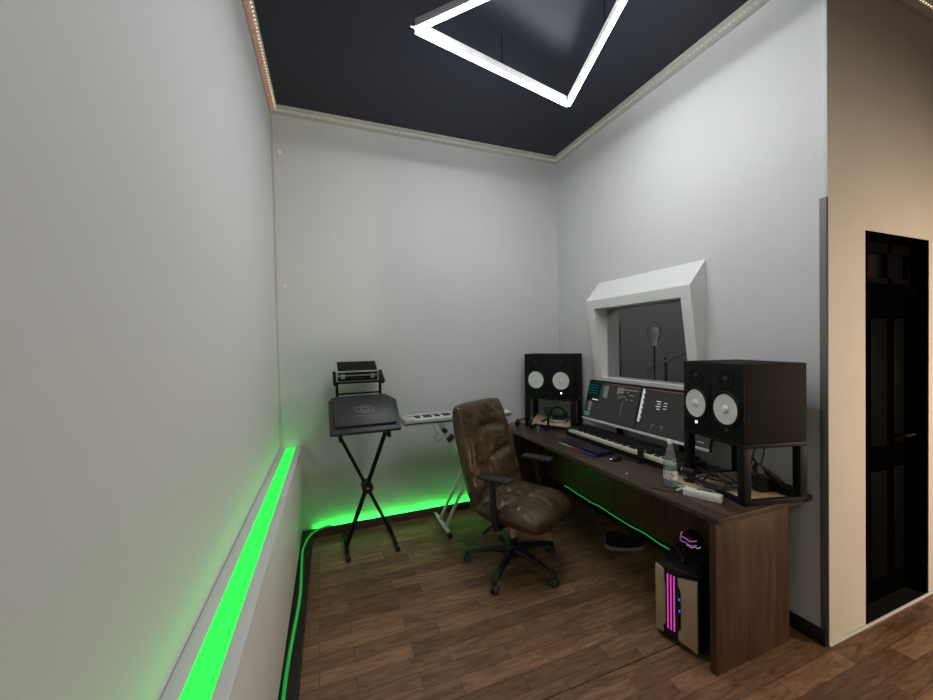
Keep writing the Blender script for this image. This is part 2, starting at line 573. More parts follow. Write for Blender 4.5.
struct(MB().bb(DX0, DX1, -WL, dy + 0.03, 0, 0.006).build('trim_10', M['black_base'], smooth=False), 'dark door sill')

# booth window: projecting white housing, leaning open face
FY0, FY1 = -1.683, -0.642
FZ0, FZ1, FZW = 1.205, 1.978, 2.152


def fd(z):   # how far the leaning face stands off the wall at height z
    return 0.045 + (z - FZ0) / (FZ1 - FZ0) * 0.105


win = bpy.data.objects.new('window_1', None)
COL.objects.link(win)
win.location = (0, -1.17, 1.28)
struct(win, 'booth window in a projecting white housing')
wo = Vector(win.location)
OY0, OY1, OZ0, OZ1 = -1.605, -0.735, 1.288, 1.902
m = MB()


def wp(x, y, z):
    return Vector((x, y, z)) - wo


oc = [(FY1, FZ1), (FY0, FZ1), (FY0, FZ0), (FY1, FZ0)]
ic = [(OY1, OZ1), (OY0, OZ1), (OY0, OZ0), (OY1, OZ0)]
ov = [m.bm.verts.new(wp(-fd(z), y, z)) for y, z in oc]
iv = [m.bm.verts.new(wp(-fd(z), y, z)) for y, z in ic]
bv = [m.bm.verts.new(wp(0.0, y, z)) for y, z in ((FY1, FZW), (FY0, FZW), (FY0, FZ0 - 0.03), (FY1, FZ0 - 0.03))]
gv = [m.bm.verts.new(wp(0.0, y, z)) for y, z in ic]
for k in range(4):
    k2 = (k + 1) % 4
    m.bm.faces.new((ov[k], ov[k2], iv[k2], iv[k]))
    m.bm.faces.new((ov[k], ov[k2], bv[k2], bv[k]))
    m.bm.faces.new((iv[k], iv[k2], gv[k2], gv[k]))
    m.bm.faces.new((bv[k], bv[k2], gv[k2], gv[k]))
m.build('window_frame', M['white_lacquer'], win, smooth=False)
MB().bb(0.006, 0.012, OY0 - 1e-3, OY1 + 1e-3, OZ0 - 1e-3, OZ1 + 1e-3).build('window_pane', M['glass'], win, smooth=False, loc=tuple(-wo))

# ------------------------------------------------------------------ radiator cover
rc = thing('radiator_cover', 'long white boxed radiator cover with a glowing green strip along its top', 'radiator cover', (lwx(0), -0.002, 0), math.atan(-SL) * -1 * -1)
rc.rotation_euler = (0, 0, -math.atan(SL))
Lr = 3.40
ZB = 0.775
SA, SB = 0.045, 0.118       # green strip between these distances from the wall
tp = MB()
yj = -1.12
for y0, y1 in ((-0.003, yj + 0.0015), (yj - 0.0015, -Lr)):
    tp.bb(0.002, SA, y1, y0, ZB - 0.012, ZB, 0.001)
    tp.bb(SB, 0.16, y1, y0, ZB - 0.012, ZB, 0.001)
tp.build('top_panel', M['white_board'], rc)
MB().bb(0.150, 0.159, -Lr, -0.003, 0.095, ZB - 0.012, 0.001).build('front_panel', M['white_board'], rc)
MB().bb(0.002, 0.149, -0.012, -0.004, 0.095, ZB - 0.012).build('end_panel', M['white_board'], rc)
MB().bb(0.002, 0.149, -Lr, -Lr + 0.01, 0.095, ZB - 0.012).build('end_panel', M['white_board'], rc)
MB().bb(SA + 0.0005, SB - 0.0005, yj + 0.001, -0.003, ZB - 0.010, ZB - 0.001).build('led_diffuser', M['green_panel'], rc, smooth=False)
MB().bb(SA + 0.0005, SB - 0.0005, -Lr, yj - 0.001, ZB - 0.010, ZB - 0.001).build('led_diffuser', M['green_panel'], rc, smooth=False)
MB().bb(0.1592, 0.1602, -0.42, -0.12, ZB - 0.040, ZB - 0.033).build('vent_slot', M['black_base'], rc, smooth=False)
MB().bb(0.02, 0.14, -Lr + 0.03, -0.03, 0.02, 0.09).build('foot_rail', M['black_base'], rc, smooth=False)

# green LED tube lying along the plinth and the skirting
pts = []
y = -3.4
while y < -0.32:
    pts.append((lwx(y) + 0.186 + 0.010 * math.sin(y * 5.0), y, 0.071 + 0.004 * math.sin(y * 9)))
    y += 0.06
for k in range(1, 9):
    a = k / 8
    pts.append((lwx(-0.3) + 0.19 + 0.20 * a * a, -0.30 + 0.26 * math.sin(a * PI / 2), 0.071 + 0.012 * a))
tb = MB().tube(pts, 0.009, 8)
M['green_tube'] = mat('green_silicone_tube', (0.05, 0.30, 0.10), 0.15, spec=0.8, emit=(0.03, 1.0, 0.10), estr=0.16)
tag(tb.build('led_tube', M['green_tube']), 'green glowing flexible LED tube on the black plinth below the radiator cover', 'light strip')
ls = MB()
ls.bb(-2.50, -0.74, -0.0335, -0.0235, 0.046, 0.054)
tag(ls.build('led_strip', glow('green_led_strong', (0.02, 1.0, 0.07), 36.0), smooth=False), 'bright green LED strip on the brown skirting of the keyboards wall', 'light strip')

# small wall marks: cable clips on back wall near the corner
for k, (x, z) in enumerate(((-2.70, 3.22), (-2.685, 2.12))):
    tag(MB().lathe([(0.0, 0), (0.018, 0), (0.018, 0.006), (0.012, 0.012), (0, 0.013)], Matrix.Translation((x, 0, z)) @ Matrix.Rotation(R(90), 4, 'X')).build('wall_clip', M['white_plastic']),
        ['small white cable clip high on the wall just under the cornice', 'small white cable clip on the wall halfway up the room corner'][k], 'clip', 'cable clips in the room corner')
tag(MB().tube([(LW + 0.020, -0.012, 3.50), (LW + 0.022, -0.010, 2.6), (LW + 0.018, -0.010, 1.7), (LW + 0.026, -0.012, 0.9), (LW + 0.03, -0.02, 0.79)], 0.003, 6).build('wall_cable', M['white_plastic']),
    'thin white cable running down the room corner to the radiator cover', 'cable')

# ------------------------------------------------------------------ triangle ceiling light
ZL = 3.345
A = Vector((-1.900, -1.420, 0)); B = Vector((-0.690, -1.150, 0))
e = (A - B)
Cc = B + Matrix.Rotation(R(60), 3, 'Z') @ e
tl = thing('triangle_pendant_light', 'triangle of three white LED tube fixtures hanging under the dark ceiling', 'ceiling light', ((A + B + Cc) / 3).to_tuple()[:2] + (ZL,))
tc0 = Vector(tl.location)
for i, (p, q) in enumerate(((A, B), (B, Cc), (Cc, A))):
    p = Vector((p.x, p.y, ZL)) - tc0; q = Vector((q.x, q.y, ZL)) - tc0
    d = (q - p).normalized()
    p2, q2 = p + d * 0.012, q - d * 0.012
    hs = MB().bar(p2 + Vector((0, 0, 0.024)), q2 + Vector((0, 0, 0.024)), 0.028, 0.046, 0.002).build('fixture_housing', M['silver'], tl)
    df = MB()
    prof = [(-0.0155, 0.002), (-0.0155, -0.003), (-0.011, -0.010), (0, -0.0125), (0.011, -0.010), (0.0155, -0.003), (0.0155, 0.002)]
    x = d.cross(Vector((0, 0, 1)))
    r0 = [df.bm.verts.new(p2 + x * a * 0.85 + Vector((0, 0, b))) for a, b in prof]
    r1 = [df.bm.verts.new(q2 + x * a * 0.85 + Vector((0, 0, b))) for a, b in prof]
    for k in range(7):
        df.bm.faces.new((r0[k], r0[(k + 1) % 7], r1[(k + 1) % 7], r1[k]))
    df.bm.faces.new(r0); df.bm.faces.new(r1[::-1])
    df.build('diffuser', M['tube'], hs)
    mid = (p2 + q2) / 2
    sw = MB().cyl(mid + Vector((0, 0, 0.048)), mid + Vector((0, 0, H - ZL)), 0.0035, seg=8)
    sw.lathe([(0.012, 0), (0.012, 0.015), (0.004, 0.03)], Matrix.Translation(mid + Vector((0, 0, 0.047))), 12)
    sw.build('suspension_wire', M['black_metal'], tl)
pc = MB().tube([(p2.x + 0.0, p2.y, 0.04)] + [(p2.x + 0.02, p2.y + 0.02, 0.12), (p2.x + 0.0, p2.y, H - ZL)], 0.003, 6)
pc.build('power_cord', M['black_metal'], tl)
vA = Vector((A.x, A.y, ZL)) - tc0
MB().cyl(vA + Vector((-0.022, 0.0, 0.015)), vA + Vector((0.01, 0.0, 0.015)), 0.005, seg=8).build('end_connector', M['silver'], tl)

# ------------------------------------------------------------------ desk
DZT = 0.775
dk = thing('desk', 'long dark walnut desk along the window wall carrying screens and speakers', 'desk', (-0.36, -1.15, 0))
do = Vector(dk.location)


def dl(m_):   # shift world coordinates to desk space
    bmesh.ops.translate(m_.bm, vec=-do, verts=m_.bm.verts)
    return m_


dl(MB().bb(-0.722, -0.004, -2.272, -0.03, DZT - 0.028, DZT, 0.0015)).build('desktop', M['desk'], dk)
dl(MB().bb(-0.697, -0.14, -2.236, -2.203, 0, DZT - 0.028, 0.001)).build('side_panel', M['desk_panel'], dk)
dl(MB().bb(-0.64, -0.10, -0.13, -0.095, 0, DZT - 0.028, 0.001)).build('side_panel', M['desk_panel'], dk)
dl(MB().bb(-0.30, -0.28, -2.203, -0.13, 0.255, DZT - 0.028, 0.001)).build('modesty_panel', M['desk_panel'], dk)
# green strip clipped under the modesty panel
ut = MB().tube([(-0.318 + 0.004 * math.sin(k * 1.7), -0.50 - k * 0.06, 0.262 - k * 0.0012 + 0.004 * math.sin(k * 0.9)) for k in range(25)], 0.004, 6)
tag(ut.build('led_strip', glow('green_led_desk', (0.05, 0.9, 0.15), 0.30)), 'green LED strip sagging under the walnut desk', 'light strip')


# ------------------------------------------------------------------ speakers and their stands
def make_stand(name, label, w, d, h, loc, rz, tilt=0.0):
    t = thing(name, label, 'speaker stand', loc, rz, 'speaker stands on the desk')
    lw = 0.042
    MB().bb(-w / 2, w / 2, -d / 2, d / 2, h - 0.022, h, 0.002).build('top_plate', M['black_metal'], t)
    fr = MB()
    fr.bb(-w / 2, w / 2, -d / 2, -d / 2 + 0.02, 0, 0.028, 0.001); fr.bb(-w / 2, w / 2, d / 2 - 0.02, d / 2, 0, 0.028, 0.001)
    fr.bb(-w / 2, -w / 2 + 0.02, -d / 2, d / 2, 0, 0.028, 0.001); fr.bb(w / 2 - 0.02, w / 2, -d / 2, d / 2, 0, 0.028, 0.001)
    fr.build('base_frame', M['black_metal'], t)
    bd = d - 0.046
    if tilt:
        MB().box((0, 0, 0.016 + bd / 2 * math.tan(tilt)), (w - 0.095, bd / math.cos(tilt), 0.012), 0.001, (tilt, 0, 0)).build('shelf_board', M['ply'], t)
    else:
        MB().bb(-w / 2 + 0.021, w / 2 - 0.021, -d / 2 + 0.021, d / 2 - 0.021, 0.002, 0.022, 0.001).build('shelf_board', M['ply'], t)
    for sx in (-1, 1):
        for sy in (-1, 1):
            x0 = sx * (w / 2 - lw / 2); y0 = sy * (d / 2 - lw / 2)
            MB().box((x0, y0, (0.028 + h - 0.022) / 2), (lw, lw, h - 0.05), 0.002).build('leg', M['black_metal'], t)
    return t


def make_speaker(label, w, d, h, loc, rz, led):
    t = thing('studio_monitor', label, 'speaker', loc, rz, 'studio monitor speakers')
    # origin at centre of the footprint, baffle faces -y
    cz, rw = 0.40 * h, min(0.083, w * 0.37)
    tz, rtw = 0.80 * h, 0.052
    yf = -d / 2
    MB().bb(-w / 2 + 0.0015, w / 2 - 0.0015, yf + 0.012, d / 2, 0.001, h, 0.004).build('cabinet', M['black_matte'], t)
    baf = MB().bb(-w / 2 + 0.0015, w / 2 - 0.0015, yf, yf + 0.0115, 0.001, h, 0.006, 3).build('baffle', mat('baffle_black', (0.007, 0.007, 0.008), 0.6, spec=0.2), t)
    X = Matrix.Rotation(R(90), 4, 'X')        # local z -> -y

    def at(z, y):
        return Matrix.Translation((0, y, z)) @ X
    MB().lathe([(rw * 1.22, 0), (rw * 1.22, 0.004), (rw * 1.16, 0.008), (rw * 1.08, 0.004), (rw * 1.08, 0.0)], at(cz, yf - 0.0002), 40, cap0=False, cap1=False).build('woofer_ring', M['black_metal'], t)
    MB().lathe([(rw * 1.075, 0.001), (rw * 1.05, 0.008), (rw * 1.01, 0.009), (rw * 0.99, 0.004)], at(cz, yf), 40, cap0=False, cap1=False).build('surround', M['rubber'], t)
    MB().lathe([(rw, 0.0052), (rw * 0.97, 0.0075), (rw * 0.62, 0.0055), (rw * 0.30, 0.0045), (rw * 0.29, 0.006), (rw * 0.26, 0.010), (rw * 0.16, 0.015), (0, 0.0165)], at(cz, yf - 0.0005), 40, cap0=False).build('woofer_cone', M['cone'], t)
    g = MB().lathe([(rtw, 0), (rtw, 0.003), (rtw * 0.93, 0.004), (rtw * 0.72, 0.0015), (rtw * 0.42, 0.0008), (0.0, 0.0005)], at(tz, yf - 0.0002), 32, cap0=False).build('tweeter_horn', MATS['baffle_black'], t)
    MB().lathe([(0.016, 0.001), (0.013, 0.008), (0.006, 0.011), (0, 0.012)], at(tz, yf - 0.0005), 20).build('tweeter_dome', M['rubber'], g)
    # ring shaped maker's mark with crossed forks
    lg = MB()
    pts = [(0.008 * math.cos(a * PI / 8), yf - 0.0008, 0.052 + 0.008 * math.sin(a * PI / 8)) for a in range(17)]
    lg.tube(pts, 0.0008, 5)
    for a in (90, 210, 330):
        lg.cyl((0, yf - 0.0008, 0.052), (0.007 * math.cos(R(a)), yf - 0.0008, 0.052 + 0.007 * math.sin(R(a))), 0.0007, seg=5)
    if led:
        MB().lathe([(0.0078, 0), (0.0078, 0.002), (0, 0.003)], at(0.052, yf - 0.0005), 16).build('power_light', glow('white_led', (1, 1, 1), 3.0), t)
        lg.bm.free()
    else:
        lg.build('emblem', mat('dull_silver_print', (0.16, 0.16, 0.16), 0.4), t)
    return t


# near pair, beside the desk end
th = R(-104)
w_, d_, h_ = 0.43, 0.36, 0.31
FR = Vector((-0.475, -2.225, 0)); rv = Vector((math.cos(th), math.sin(th), 0)); bk = Vector((-math.sin(th), math.cos(th), 0))
cN = FR - rv * w_ / 2 + bk * d_ / 2
make_stand('speaker_stand', 'black metal speaker stand at the door end of the desk, cables and boom inside', w_, d_, h_, (cN.x, cN.y, DZT), th)
labs = ['black studio monitor speaker with lit white dot, near pair, next to the screens',
        'black studio monitor speaker without a lit dot, near pair, on the outer side']
for k, s_ in enumerate((-1, 1)):
    c = cN + rv * s_ * w_ / 4
    make_speaker(labs[k], w_ / 2, d_, 0.402, (c.x, c.y, DZT + h_), th, k == 0)
# far pair, in the corner by the back wall
th2 = R(-58)
w2, d2, h2 = 0.52, 0.215, 0.30
FR2 = Vector((-0.230, -0.560, 0)); rv2 = Vector((math.cos(th2), math.sin(th2), 0)); bk2 = Vector((-math.sin(th2), math.cos(th2), 0))
cF = FR2 - rv2 * w2 / 2 + bk2 * d2 / 2
make_stand('speaker_stand', 'black metal speaker stand in the room corner with an audio device on its board', w2, d2, h2, (cF.x, cF.y, DZT), th2, R(27))
labs = ['black studio monitor speaker in the far corner, on the outer side, without a lit dot',
        'black far corner studio monitor speaker with a lit white dot, next to the window']
for k, s_ in enumerate((-1, 1)):
    c = cF + rv2 * s_ * w2 / 4
    make_speaker(labs[k], w2 / 2, d2, 0.425, (c.x, c.y, DZT + h2), th2, k == 1)

# ------------------------------------------------------------------ computer screens
scr_dark = mat('screen_dark', (0.02, 0.02, 0.02), 0.35, spec=0.15, emit=(0.042, 0.036, 0.036), estr=0.42)
s_teal = glow('screen_teal', (0.05, 0.42, 0.33), 0.42)
s_white = glow('screen_white', (0.75, 0.75, 0.75), 0.75)
s_grey = glow('screen_grey', (0.16, 0.155, 0.15), 0.7)
s_red = glow('screen_red', (0.35, 0.08, 0.08), 0.7)
s_darkteal = glow('screen_dark_teal', (0.008, 0.030, 0.027), 0.35)
MW, MH = 0.606, 0.365


def make_screen(label, yc, ui, rots=0.0):
    # screen faces -x; local: x across (towards -y world), y back, z up
    t = thing('computer_monitor', label, 'monitor', (-0.092, yc, DZT), R(-90) + rots, 'computer monitors')
    tilt = R(-16)
    T = Matrix.Translation((0, -0.115, 0.140)) @ Matrix.Rotation(tilt, 4, 'X')

    def P(m_):
        bmesh.ops.transform(m_.bm, matrix=T, verts=m_.bm.verts)
        return m_
    P(MB().bb(-MW / 2, MW / 2, 0, 0.022, 0, MH, 0.002)).build('screen_housing', M['black_plastic'], t)
    P(MB().bb(-MW / 2, MW / 2, -0.003, 0.0, 0.0, 0.020, 0.0008)).build('chin_strip', M['silver'], t)
    X0, X1, Z0, Z1 = -MW / 2 + 0.006, MW / 2 - 0.006, 0.021, MH - 0.006
    dm = MB().bb(X0, X1, -0.0015, 0, Z0, Z1)
    counts = [(scr_dark, len(dm.bm.faces))]
    for mm, rects in ui:
        n0 = len(dm.bm.faces)
        for (a, b, c, d) in rects:      # u0,u1,v0,v1 with v from the top
            x0, x1 = X0 + (X1 - X0) * a, X0 + (X1 - X0) * b
            z0, z1 = Z1 - (Z1 - Z0) * d, Z1 - (Z1 - Z0) * c
            k = 0.0017 + 0.0003 * len(counts)
            dm.quad([(x0, -k, z0), (x1, -k, z0), (x1, -k, z1), (x0, -k, z1)])
        counts.append((mm, len(dm.bm.faces) - n0))
    sc = P(dm).build('display', scr_dark, t, smooth=False)
    sc.data.materials.clear()
    i0 = 0
    for mi, (mm, cnt) in enumerate(counts):
        sc.data.materials.append(mm)
        for f in range(i0, i0 + cnt):
            sc.data.polygons[f].material_index = mi
        i0 += cnt
    # foot
    ft = MB().bb(-0.11, 0.11, -0.03, 0.080, 0.0, 0.010, 0.003)
    ft.bar((0, 0.05, 0.01), (0, 0.0, 0.34), 0.06, 0.02, 0.003, (0, 1, 0))
    ft.build('monitor_foot', M['black_plastic'], t)
    return t


rn = random.Random(3)
clus = [(0.60 + 0.045 * i, 0.635 + 0.045 * i, 0.13 + 0.055 * j, 0.16 + 0.055 * j) for i in range(7) for j in range(5) if rn.random() < 0.55]
ui1 = [(s_darkteal, [(0.0, 0.27, 0.05, 0.56), (0.0, 1.0, 0.0, 0.035)]),
       (s_teal, [(0.33, 0.35, 0.12, 0.40), (0.02, 0.14, 0.85, 0.90), (0.02, 0.14, 0.915, 0.95), (0.15, 0.24, 0.48, 0.51)] + [(0.03 + 0.05 * i, 0.06 + 0.05 * i, 0.12 + 0.07 * j, 0.13 + 0.07 * j) for i in range(4) for j in range(4)]),
       (s_white, [(0.13, 0.26, 0.49, 0.515)]),
       (s_grey, [(0.36, 0.43, 0.10, 0.42), (0.08, 0.14, 0.56, 0.82), (0.60, 0.72, 0.10, 0.24), (0.72, 0.97, 0.12, 0.15), (0.735, 0.742, 0.45, 0.80)] + clus),
       (s_red, [(0.46, 0.99, 0.045, 0.056)])]
keys = [(0.015, 0.045 + 0.008 * (i % 3), 0.055 + 0.0375 * i, 0.055 + 0.0375 * i + 0.030) for i in range(20)]
ui2 = [(s_white, keys + [(0.25 + (0.02 if k % 2 else 0), 0.32, 0.28 + 0.055 * k, 0.295 + 0.055 * k) for k in range(4)] + [(0.36, 0.41, 0.30 + 0.06 * k, 0.312 + 0.06 * k) for k in range(3)] + [(0.78, 0.86, 0.34 + 0.06 * k, 0.355 + 0.06 * k) for k in range(3)]),
       (s_grey, [(0.24, 0.247, 0.80, 0.90), (0.24, 0.30, 0.80, 0.812), (0.36, 0.42, 0.80, 0.812), (0.39, 0.397, 0.80, 0.90), (0.72, 0.79, 0.83, 0.845), (0.72, 0.727, 0.83, 0.90), (0.86, 0.94, 0.90, 0.93)]),
       (s_red, [(0.08, 1.0, 0.045, 0.056)]),
       (s_darkteal, [(0.0, 1.0, 0.0, 0.03)])]
make_screen('dark computer screen with teal widgets, next to the far corner speakers', -0.936, ui1)
make_screen('dark computer screen with a white piano roll column, next to the near speakers', -1.545, ui2)

# ------------------------------------------------------------------ digital piano
PY0, PY1 = -1.80, -0.62
pn_ = thing('digital_piano', 'long black digital piano with ivory keys in front of the screens', 'piano', (-0.24, (PY0 + PY1) / 2, DZT))
po = Vector(pn_.location)


def pl(m_):
    bmesh.ops.translate(m_.bm, vec=-po, verts=m_.bm.verts)
    return m_


z0 = DZT + 0.004
body = MB()
body.bb(-0.375, -0.165, PY0, PY1, z0, z0 + 0.038, 0.004)
body.bb(-0.375, -0.165, PY0, PY0 + 0.045, z0, z0 + 0.066, 0.006)
body.bb(-0.375, -0.165, PY1 - 0.045, PY1, z0, z0 + 0.066, 0.006)
pl(body).build('body', M['black_plastic'], pn_)
up_ = MB().prism([(0, 0.0), (0.0, 0.034), (0.02, 0.046), (0.10, 0.054), (0.118, 0.048), (0.118, 0.0)], PY1 - PY0 - 0.09, None, 0)
bmesh.ops.transform(up_.bm, matrix=Matrix.Translation((-0.285, PY1 - 0.045, z0 + 0.030)) @ Matrix.Rotation(R(90), 4, 'X'), verts=up_.bm.verts)
pl(up_).build('control_panel', M['black_metal'], pn_)
for k in range(6):
    pl(MB().cyl((-0.235, -1.24 - 0.045 * k, z0 + 0.078), (-0.235, -1.24 - 0.045 * k, z0 + 0.095), 0.010, seg=14)).build('control_knob', M['rubber'], pn_)
wk = MB()
nk = 52
kw = (PY1 - PY0 - 0.094) / nk
for k in range(nk):
    yb = PY0 + 0.047 + k * kw
    wk.bb(-0.383, -0.288, yb + 0.0005, yb + kw - 0.0005, z0 + 0.036, z0 + 0.056, 0.001, 1)
pl(wk).build('white_keys', M['ivory'], pn_)
for k in range(nk - 1):
    if (k % 7) in (0, 1, 3, 4, 5):
        yb = PY0 + 0.047 + (k + 1) * kw
        pl(MB().bb(-0.345, -0.288, yb - 0.0055, yb + 0.0055, z0 + 0.0562, z0 + 0.066, 0.001, 1)).build('black_key', M['black_plastic'], pn_)
for x in (-0.35, -0.19):
    for y in (PY0 + 0.1, PY1 - 0.1):
        pl(MB().cyl((x, y, DZT), (x, y, z0 + 0.001), 0.01, seg=10)).build('rubber_foot', M['rubber'], pn_)

# ------------------------------------------------------------------ things on the desk
# gaming keyboard
gk = thing('computer_keyboard', 'black gaming keyboard with rainbow edge lighting on the desk', 'keyboard', (-0.505, -1.045, DZT), R(-90 + 2))
MB().bb(-0.225, 0.225, -0.08, 0.08, 0, 0.018, 0.005).build('body', M['black_plastic'], gk)
kc = MB()
for r_ in range(5):
    for c in range(19):
        kc.bb(-0.213 + c * 0.0225, -0.213 + c * 0.0225 + 0.018, -0.062 + r_ * 0.026, -0.062 + r_ * 0.026 + 0.020, 0.018, 0.026, 0.002, 1)
kc.build('keycaps', M['rubber'], gk)
cols = [(0.5, 0.9, 0.6), (0.3, 0.9, 0.3), (0.9, 0.8, 0.8), (0.9, 0.15, 0.1), (0.8, 0.1, 0.3), (0.15, 0.15, 0.9), (0.12, 0.15, 0.85), (0.1, 0.1, 0.7)]
for k, c in enumerate(cols):
    MB().bb(-0.22 + k * 0.055, -0.22 + (k + 1) * 0.055 - 0.001, -0.0835, -0.081, 0.004, 0.012, 0).build('edge_light', glow('rgb_%d' % k, c, 0.16 if k != 1 else 0.28), gk, smooth=False)
MB().bb(0.06, 0.225, -0.079, 0.079, 0.0181, 0.0195, 0).build('blue_backlight', glow('rgb_blue_low', (0.03, 0.03, 0.20), 0.12), gk, smooth=False)
# mouse
ms = thing('computer_mouse', 'small dark mouse with a blue shine beside the gaming keyboard', 'mouse', (-0.50, -1.375, DZT), R(-80))
mb = MB()
bmesh.ops.create_uvsphere(mb.bm, u_segments=20, v_segments=14, radius=1.0)
for v in mb.bm.verts:
    v.co = Vector((v.co.x * 0.033, v.co.y * 0.060, max(v.co.z, -0.25) * 0.030 + 0.0076))
mb.build('shell', M['black_plastic'], ms)
MB().cyl((-0.005, 0.03, 0.032), (0.005, 0.03, 0.032), 0.008, seg=14).build('scroll_wheel', M['rubber'], ms)
MB().bb(-0.008, 0.008, -0.058, -0.050, 0.012, 0.020, 0.002).build('logo_light', glow('mouse_blue', (0.35, 0.55, 0.8), 0.9), ms)
tag(MB().tube([(-0.45, -1.385, DZT + 0.006), (-0.43, -1.43, DZT + 0.005), (-0.40, -1.52, DZT + 0.005), (-0.395, -1.62, DZT + 0.005)], 0.0025, 6).build('mouse_cable', M['rubber']), 'thin black mouse cable on the desk in front of the piano', 'cable')

# bottle
bt = thing('water_bottle', 'clear plastic water bottle with a paper label and white cap on the desk', 'bottle', (-0.575, -1.885, DZT))
outer = [(0.0, 0.001), (0.028, 0.0), (0.034, 0.006), (0.0355, 0.02), (0.0345, 0.03), (0.0355, 0.04), (0.0355, 0.10), (0.034, 0.105), (0.0355, 0.112), (0.0345, 0.135), (0.030, 0.165), (0.022, 0.200), (0.0145, 0.228), (0.0135, 0.240), (0.0135, 0.252)]
MB().lathe(outer, None, 32, cap1=False).build('shell', M['water_glass'], bt)
MB().lathe([(0.0, 0.003), (0.031, 0.004), (0.033, 0.02), (0.033, 0.118), (0.0, 0.118)], None, 32).build('water', pane_mat('water', (0.74, 0.88, 0.90), 0.6, 1.0, 0.10), bt)
lm, nt, b = nodes('bottle_label_print')
tc = nt.nodes.new('ShaderNodeTexCoord'); vo = nt.nodes.new('ShaderNodeTexVoronoi'); vo.inputs['Scale'].default_value = 75
cr = nt.nodes.new('ShaderNodeValToRGB'); cr.color_ramp.elements[0].position = 0.25; cr.color_ramp.elements[0].color = (0.16, 0.17, 0.2, 1); cr.color_ramp.elements[1].position = 0.42; cr.color_ramp.elements[1].color = (0.70, 0.70, 0.66, 1)
nt.links.new(tc.outputs['Object'], vo.inputs['Vector']); nt.links.new(vo.outputs['Distance'], cr.inputs[0]); nt.links.new(cr.outputs[0], b.inputs['Base Color'])
MB().lathe([(0.0362, 0.048), (0.0364, 0.049), (0.0364, 0.099), (0.0362, 0.100)], None, 32, False, False).build('label', lm, bt)
MB().lathe([(0.0, 0.270), (0.0145, 0.270), (0.0155, 0.267), (0.0155, 0.250), (0.0, 0.2495)], None, 24).build('cap', M['white_plastic'], bt)

# white adapter box with a lead
ad = thing('power_adapter', 'white rectangular power adapter box on the desk beside the bottle', 'power adapter', (-0.560, -2.068, DZT), R(-66))
MB().bb(-0.088, 0.088, -0.024, 0.024, 0.0, 0.036, 0.004).build('body', M['white_plastic'], ad)
MB().tube([(-0.03, 0.012, 0.037), (0.0, 0.010, 0.041), (0.04, 0.016, 0.039), (0.03, 0.0245, 0.02), (-0.02, 0.034, 0.006), (-0.06, 0.06, 0.004)], 0.003, 6).build('cable', M['rubber'], ad)
tag(MB().tube([(-0.60, -1.945, DZT + 0.006), (-0.57, -1.95, DZT + 0.012), (-0.56, -1.98, DZT + 0.018), (-0.535, -1.99, DZT + 0.010), (-0.53, -1.95, DZT + 0.016), (-0.525, -1.92, DZT + 0.008), (-0.545, -1.90, DZT + 0.006)], 0.0055, 8).build('usb_cable', M['white_plastic']), 'crumpled white cable between the bottle and the white adapter', 'cable')
tag(MB().tube([(-0.64, -1.80, DZT + 0.003), (-0.69, -1.86, DZT + 0.003), (-0.66, -1.93, DZT + 0.003), (-0.60, -1.99, DZT + 0.003)], 0.002, 6).build('thin_cable', M['rubber']), 'thin black cable curling on the desk edge by the bottle', 'cable')
tag(MB().lathe([(0, 0), (0.008, 0), (0.008, 0.003), (0, 0.0035)], Matrix.Translation((-0.640, -1.62, DZT))).build('desk_crumb', M['white_plastic']), 'tiny white scrap on the desk edge', 'scrap')

# objects on the near stand's board; stand space helper


def near(x, y, z):
    p = cN + rv * x + bk * y
    return (p.x, p.y, DZT + z)


def far(x, y, z):
    p = cF + rv2 * x + bk2 * y
    return (p.x, p.y, DZT + z)


# plywood sheet poking out in front of near stand
tag(MB().box((0, 0, 0), (0.30, 0.10, 0.012), 0.002).build('plywood_offcut', M['ply'], loc=near(-0.055, -0.236, 0.0062), rot=(0, 0, th)), 'pale plywood offcut lying in front of the near speaker stand', 'board')
bx = thing('cable_splitter', 'black box device on the board inside the near speaker stand', 'device', near(0.05, 0.06, 0.0225), th)
MB().bb(-0.07, 0.07, -0.05, 0.05, 0, 0.065, 0.004).build('body', M['black_plastic'], bx)
for x in (-0.03, 0.03):
    MB().cyl((x, -0.05, 0.03), (x, -0.06, 0.03), 0.012, seg=14).build('dial', M['rubber'], bx)
# boom arm leaning out of the near stand
ba = thing('microphone_boom', 'black folded microphone boom resting inside the near speaker stand', 'microphone stand', near(0.12, 0.12, 0.0235), th)
m_ = MB().tube([(0.055, 0.02, 0.022), (0.045, -0.02, 0.040), (0.03, -0.06, 0.085), (0.02, -0.10, 0.12), (0.015, -0.14, 0.15)], 0.016, 10)
m_.build('lower_arm', M['black_matte'], ba)
MB().tube([(0.015, -0.14, 0.15), (0.01, -0.16, 0.185), (0.005, -0.165, 0.20)], 0.008, 8).build('upper_arm', M['black_metal'], ba)
MB().cyl((0.0, -0.14, 0.135), (0.03, -0.14, 0.135), 0.024, seg=18).build('joint_knob', M['rubber'], ba)
MB().lathe([(0.042, 0), (0.042, 0.012), (0.02, 0.03), (0.016, 0.045), (0, 0.045)], Matrix.Translation((0.035, 0.010, 0)), 20).build('base', M['black_metal'], ba)


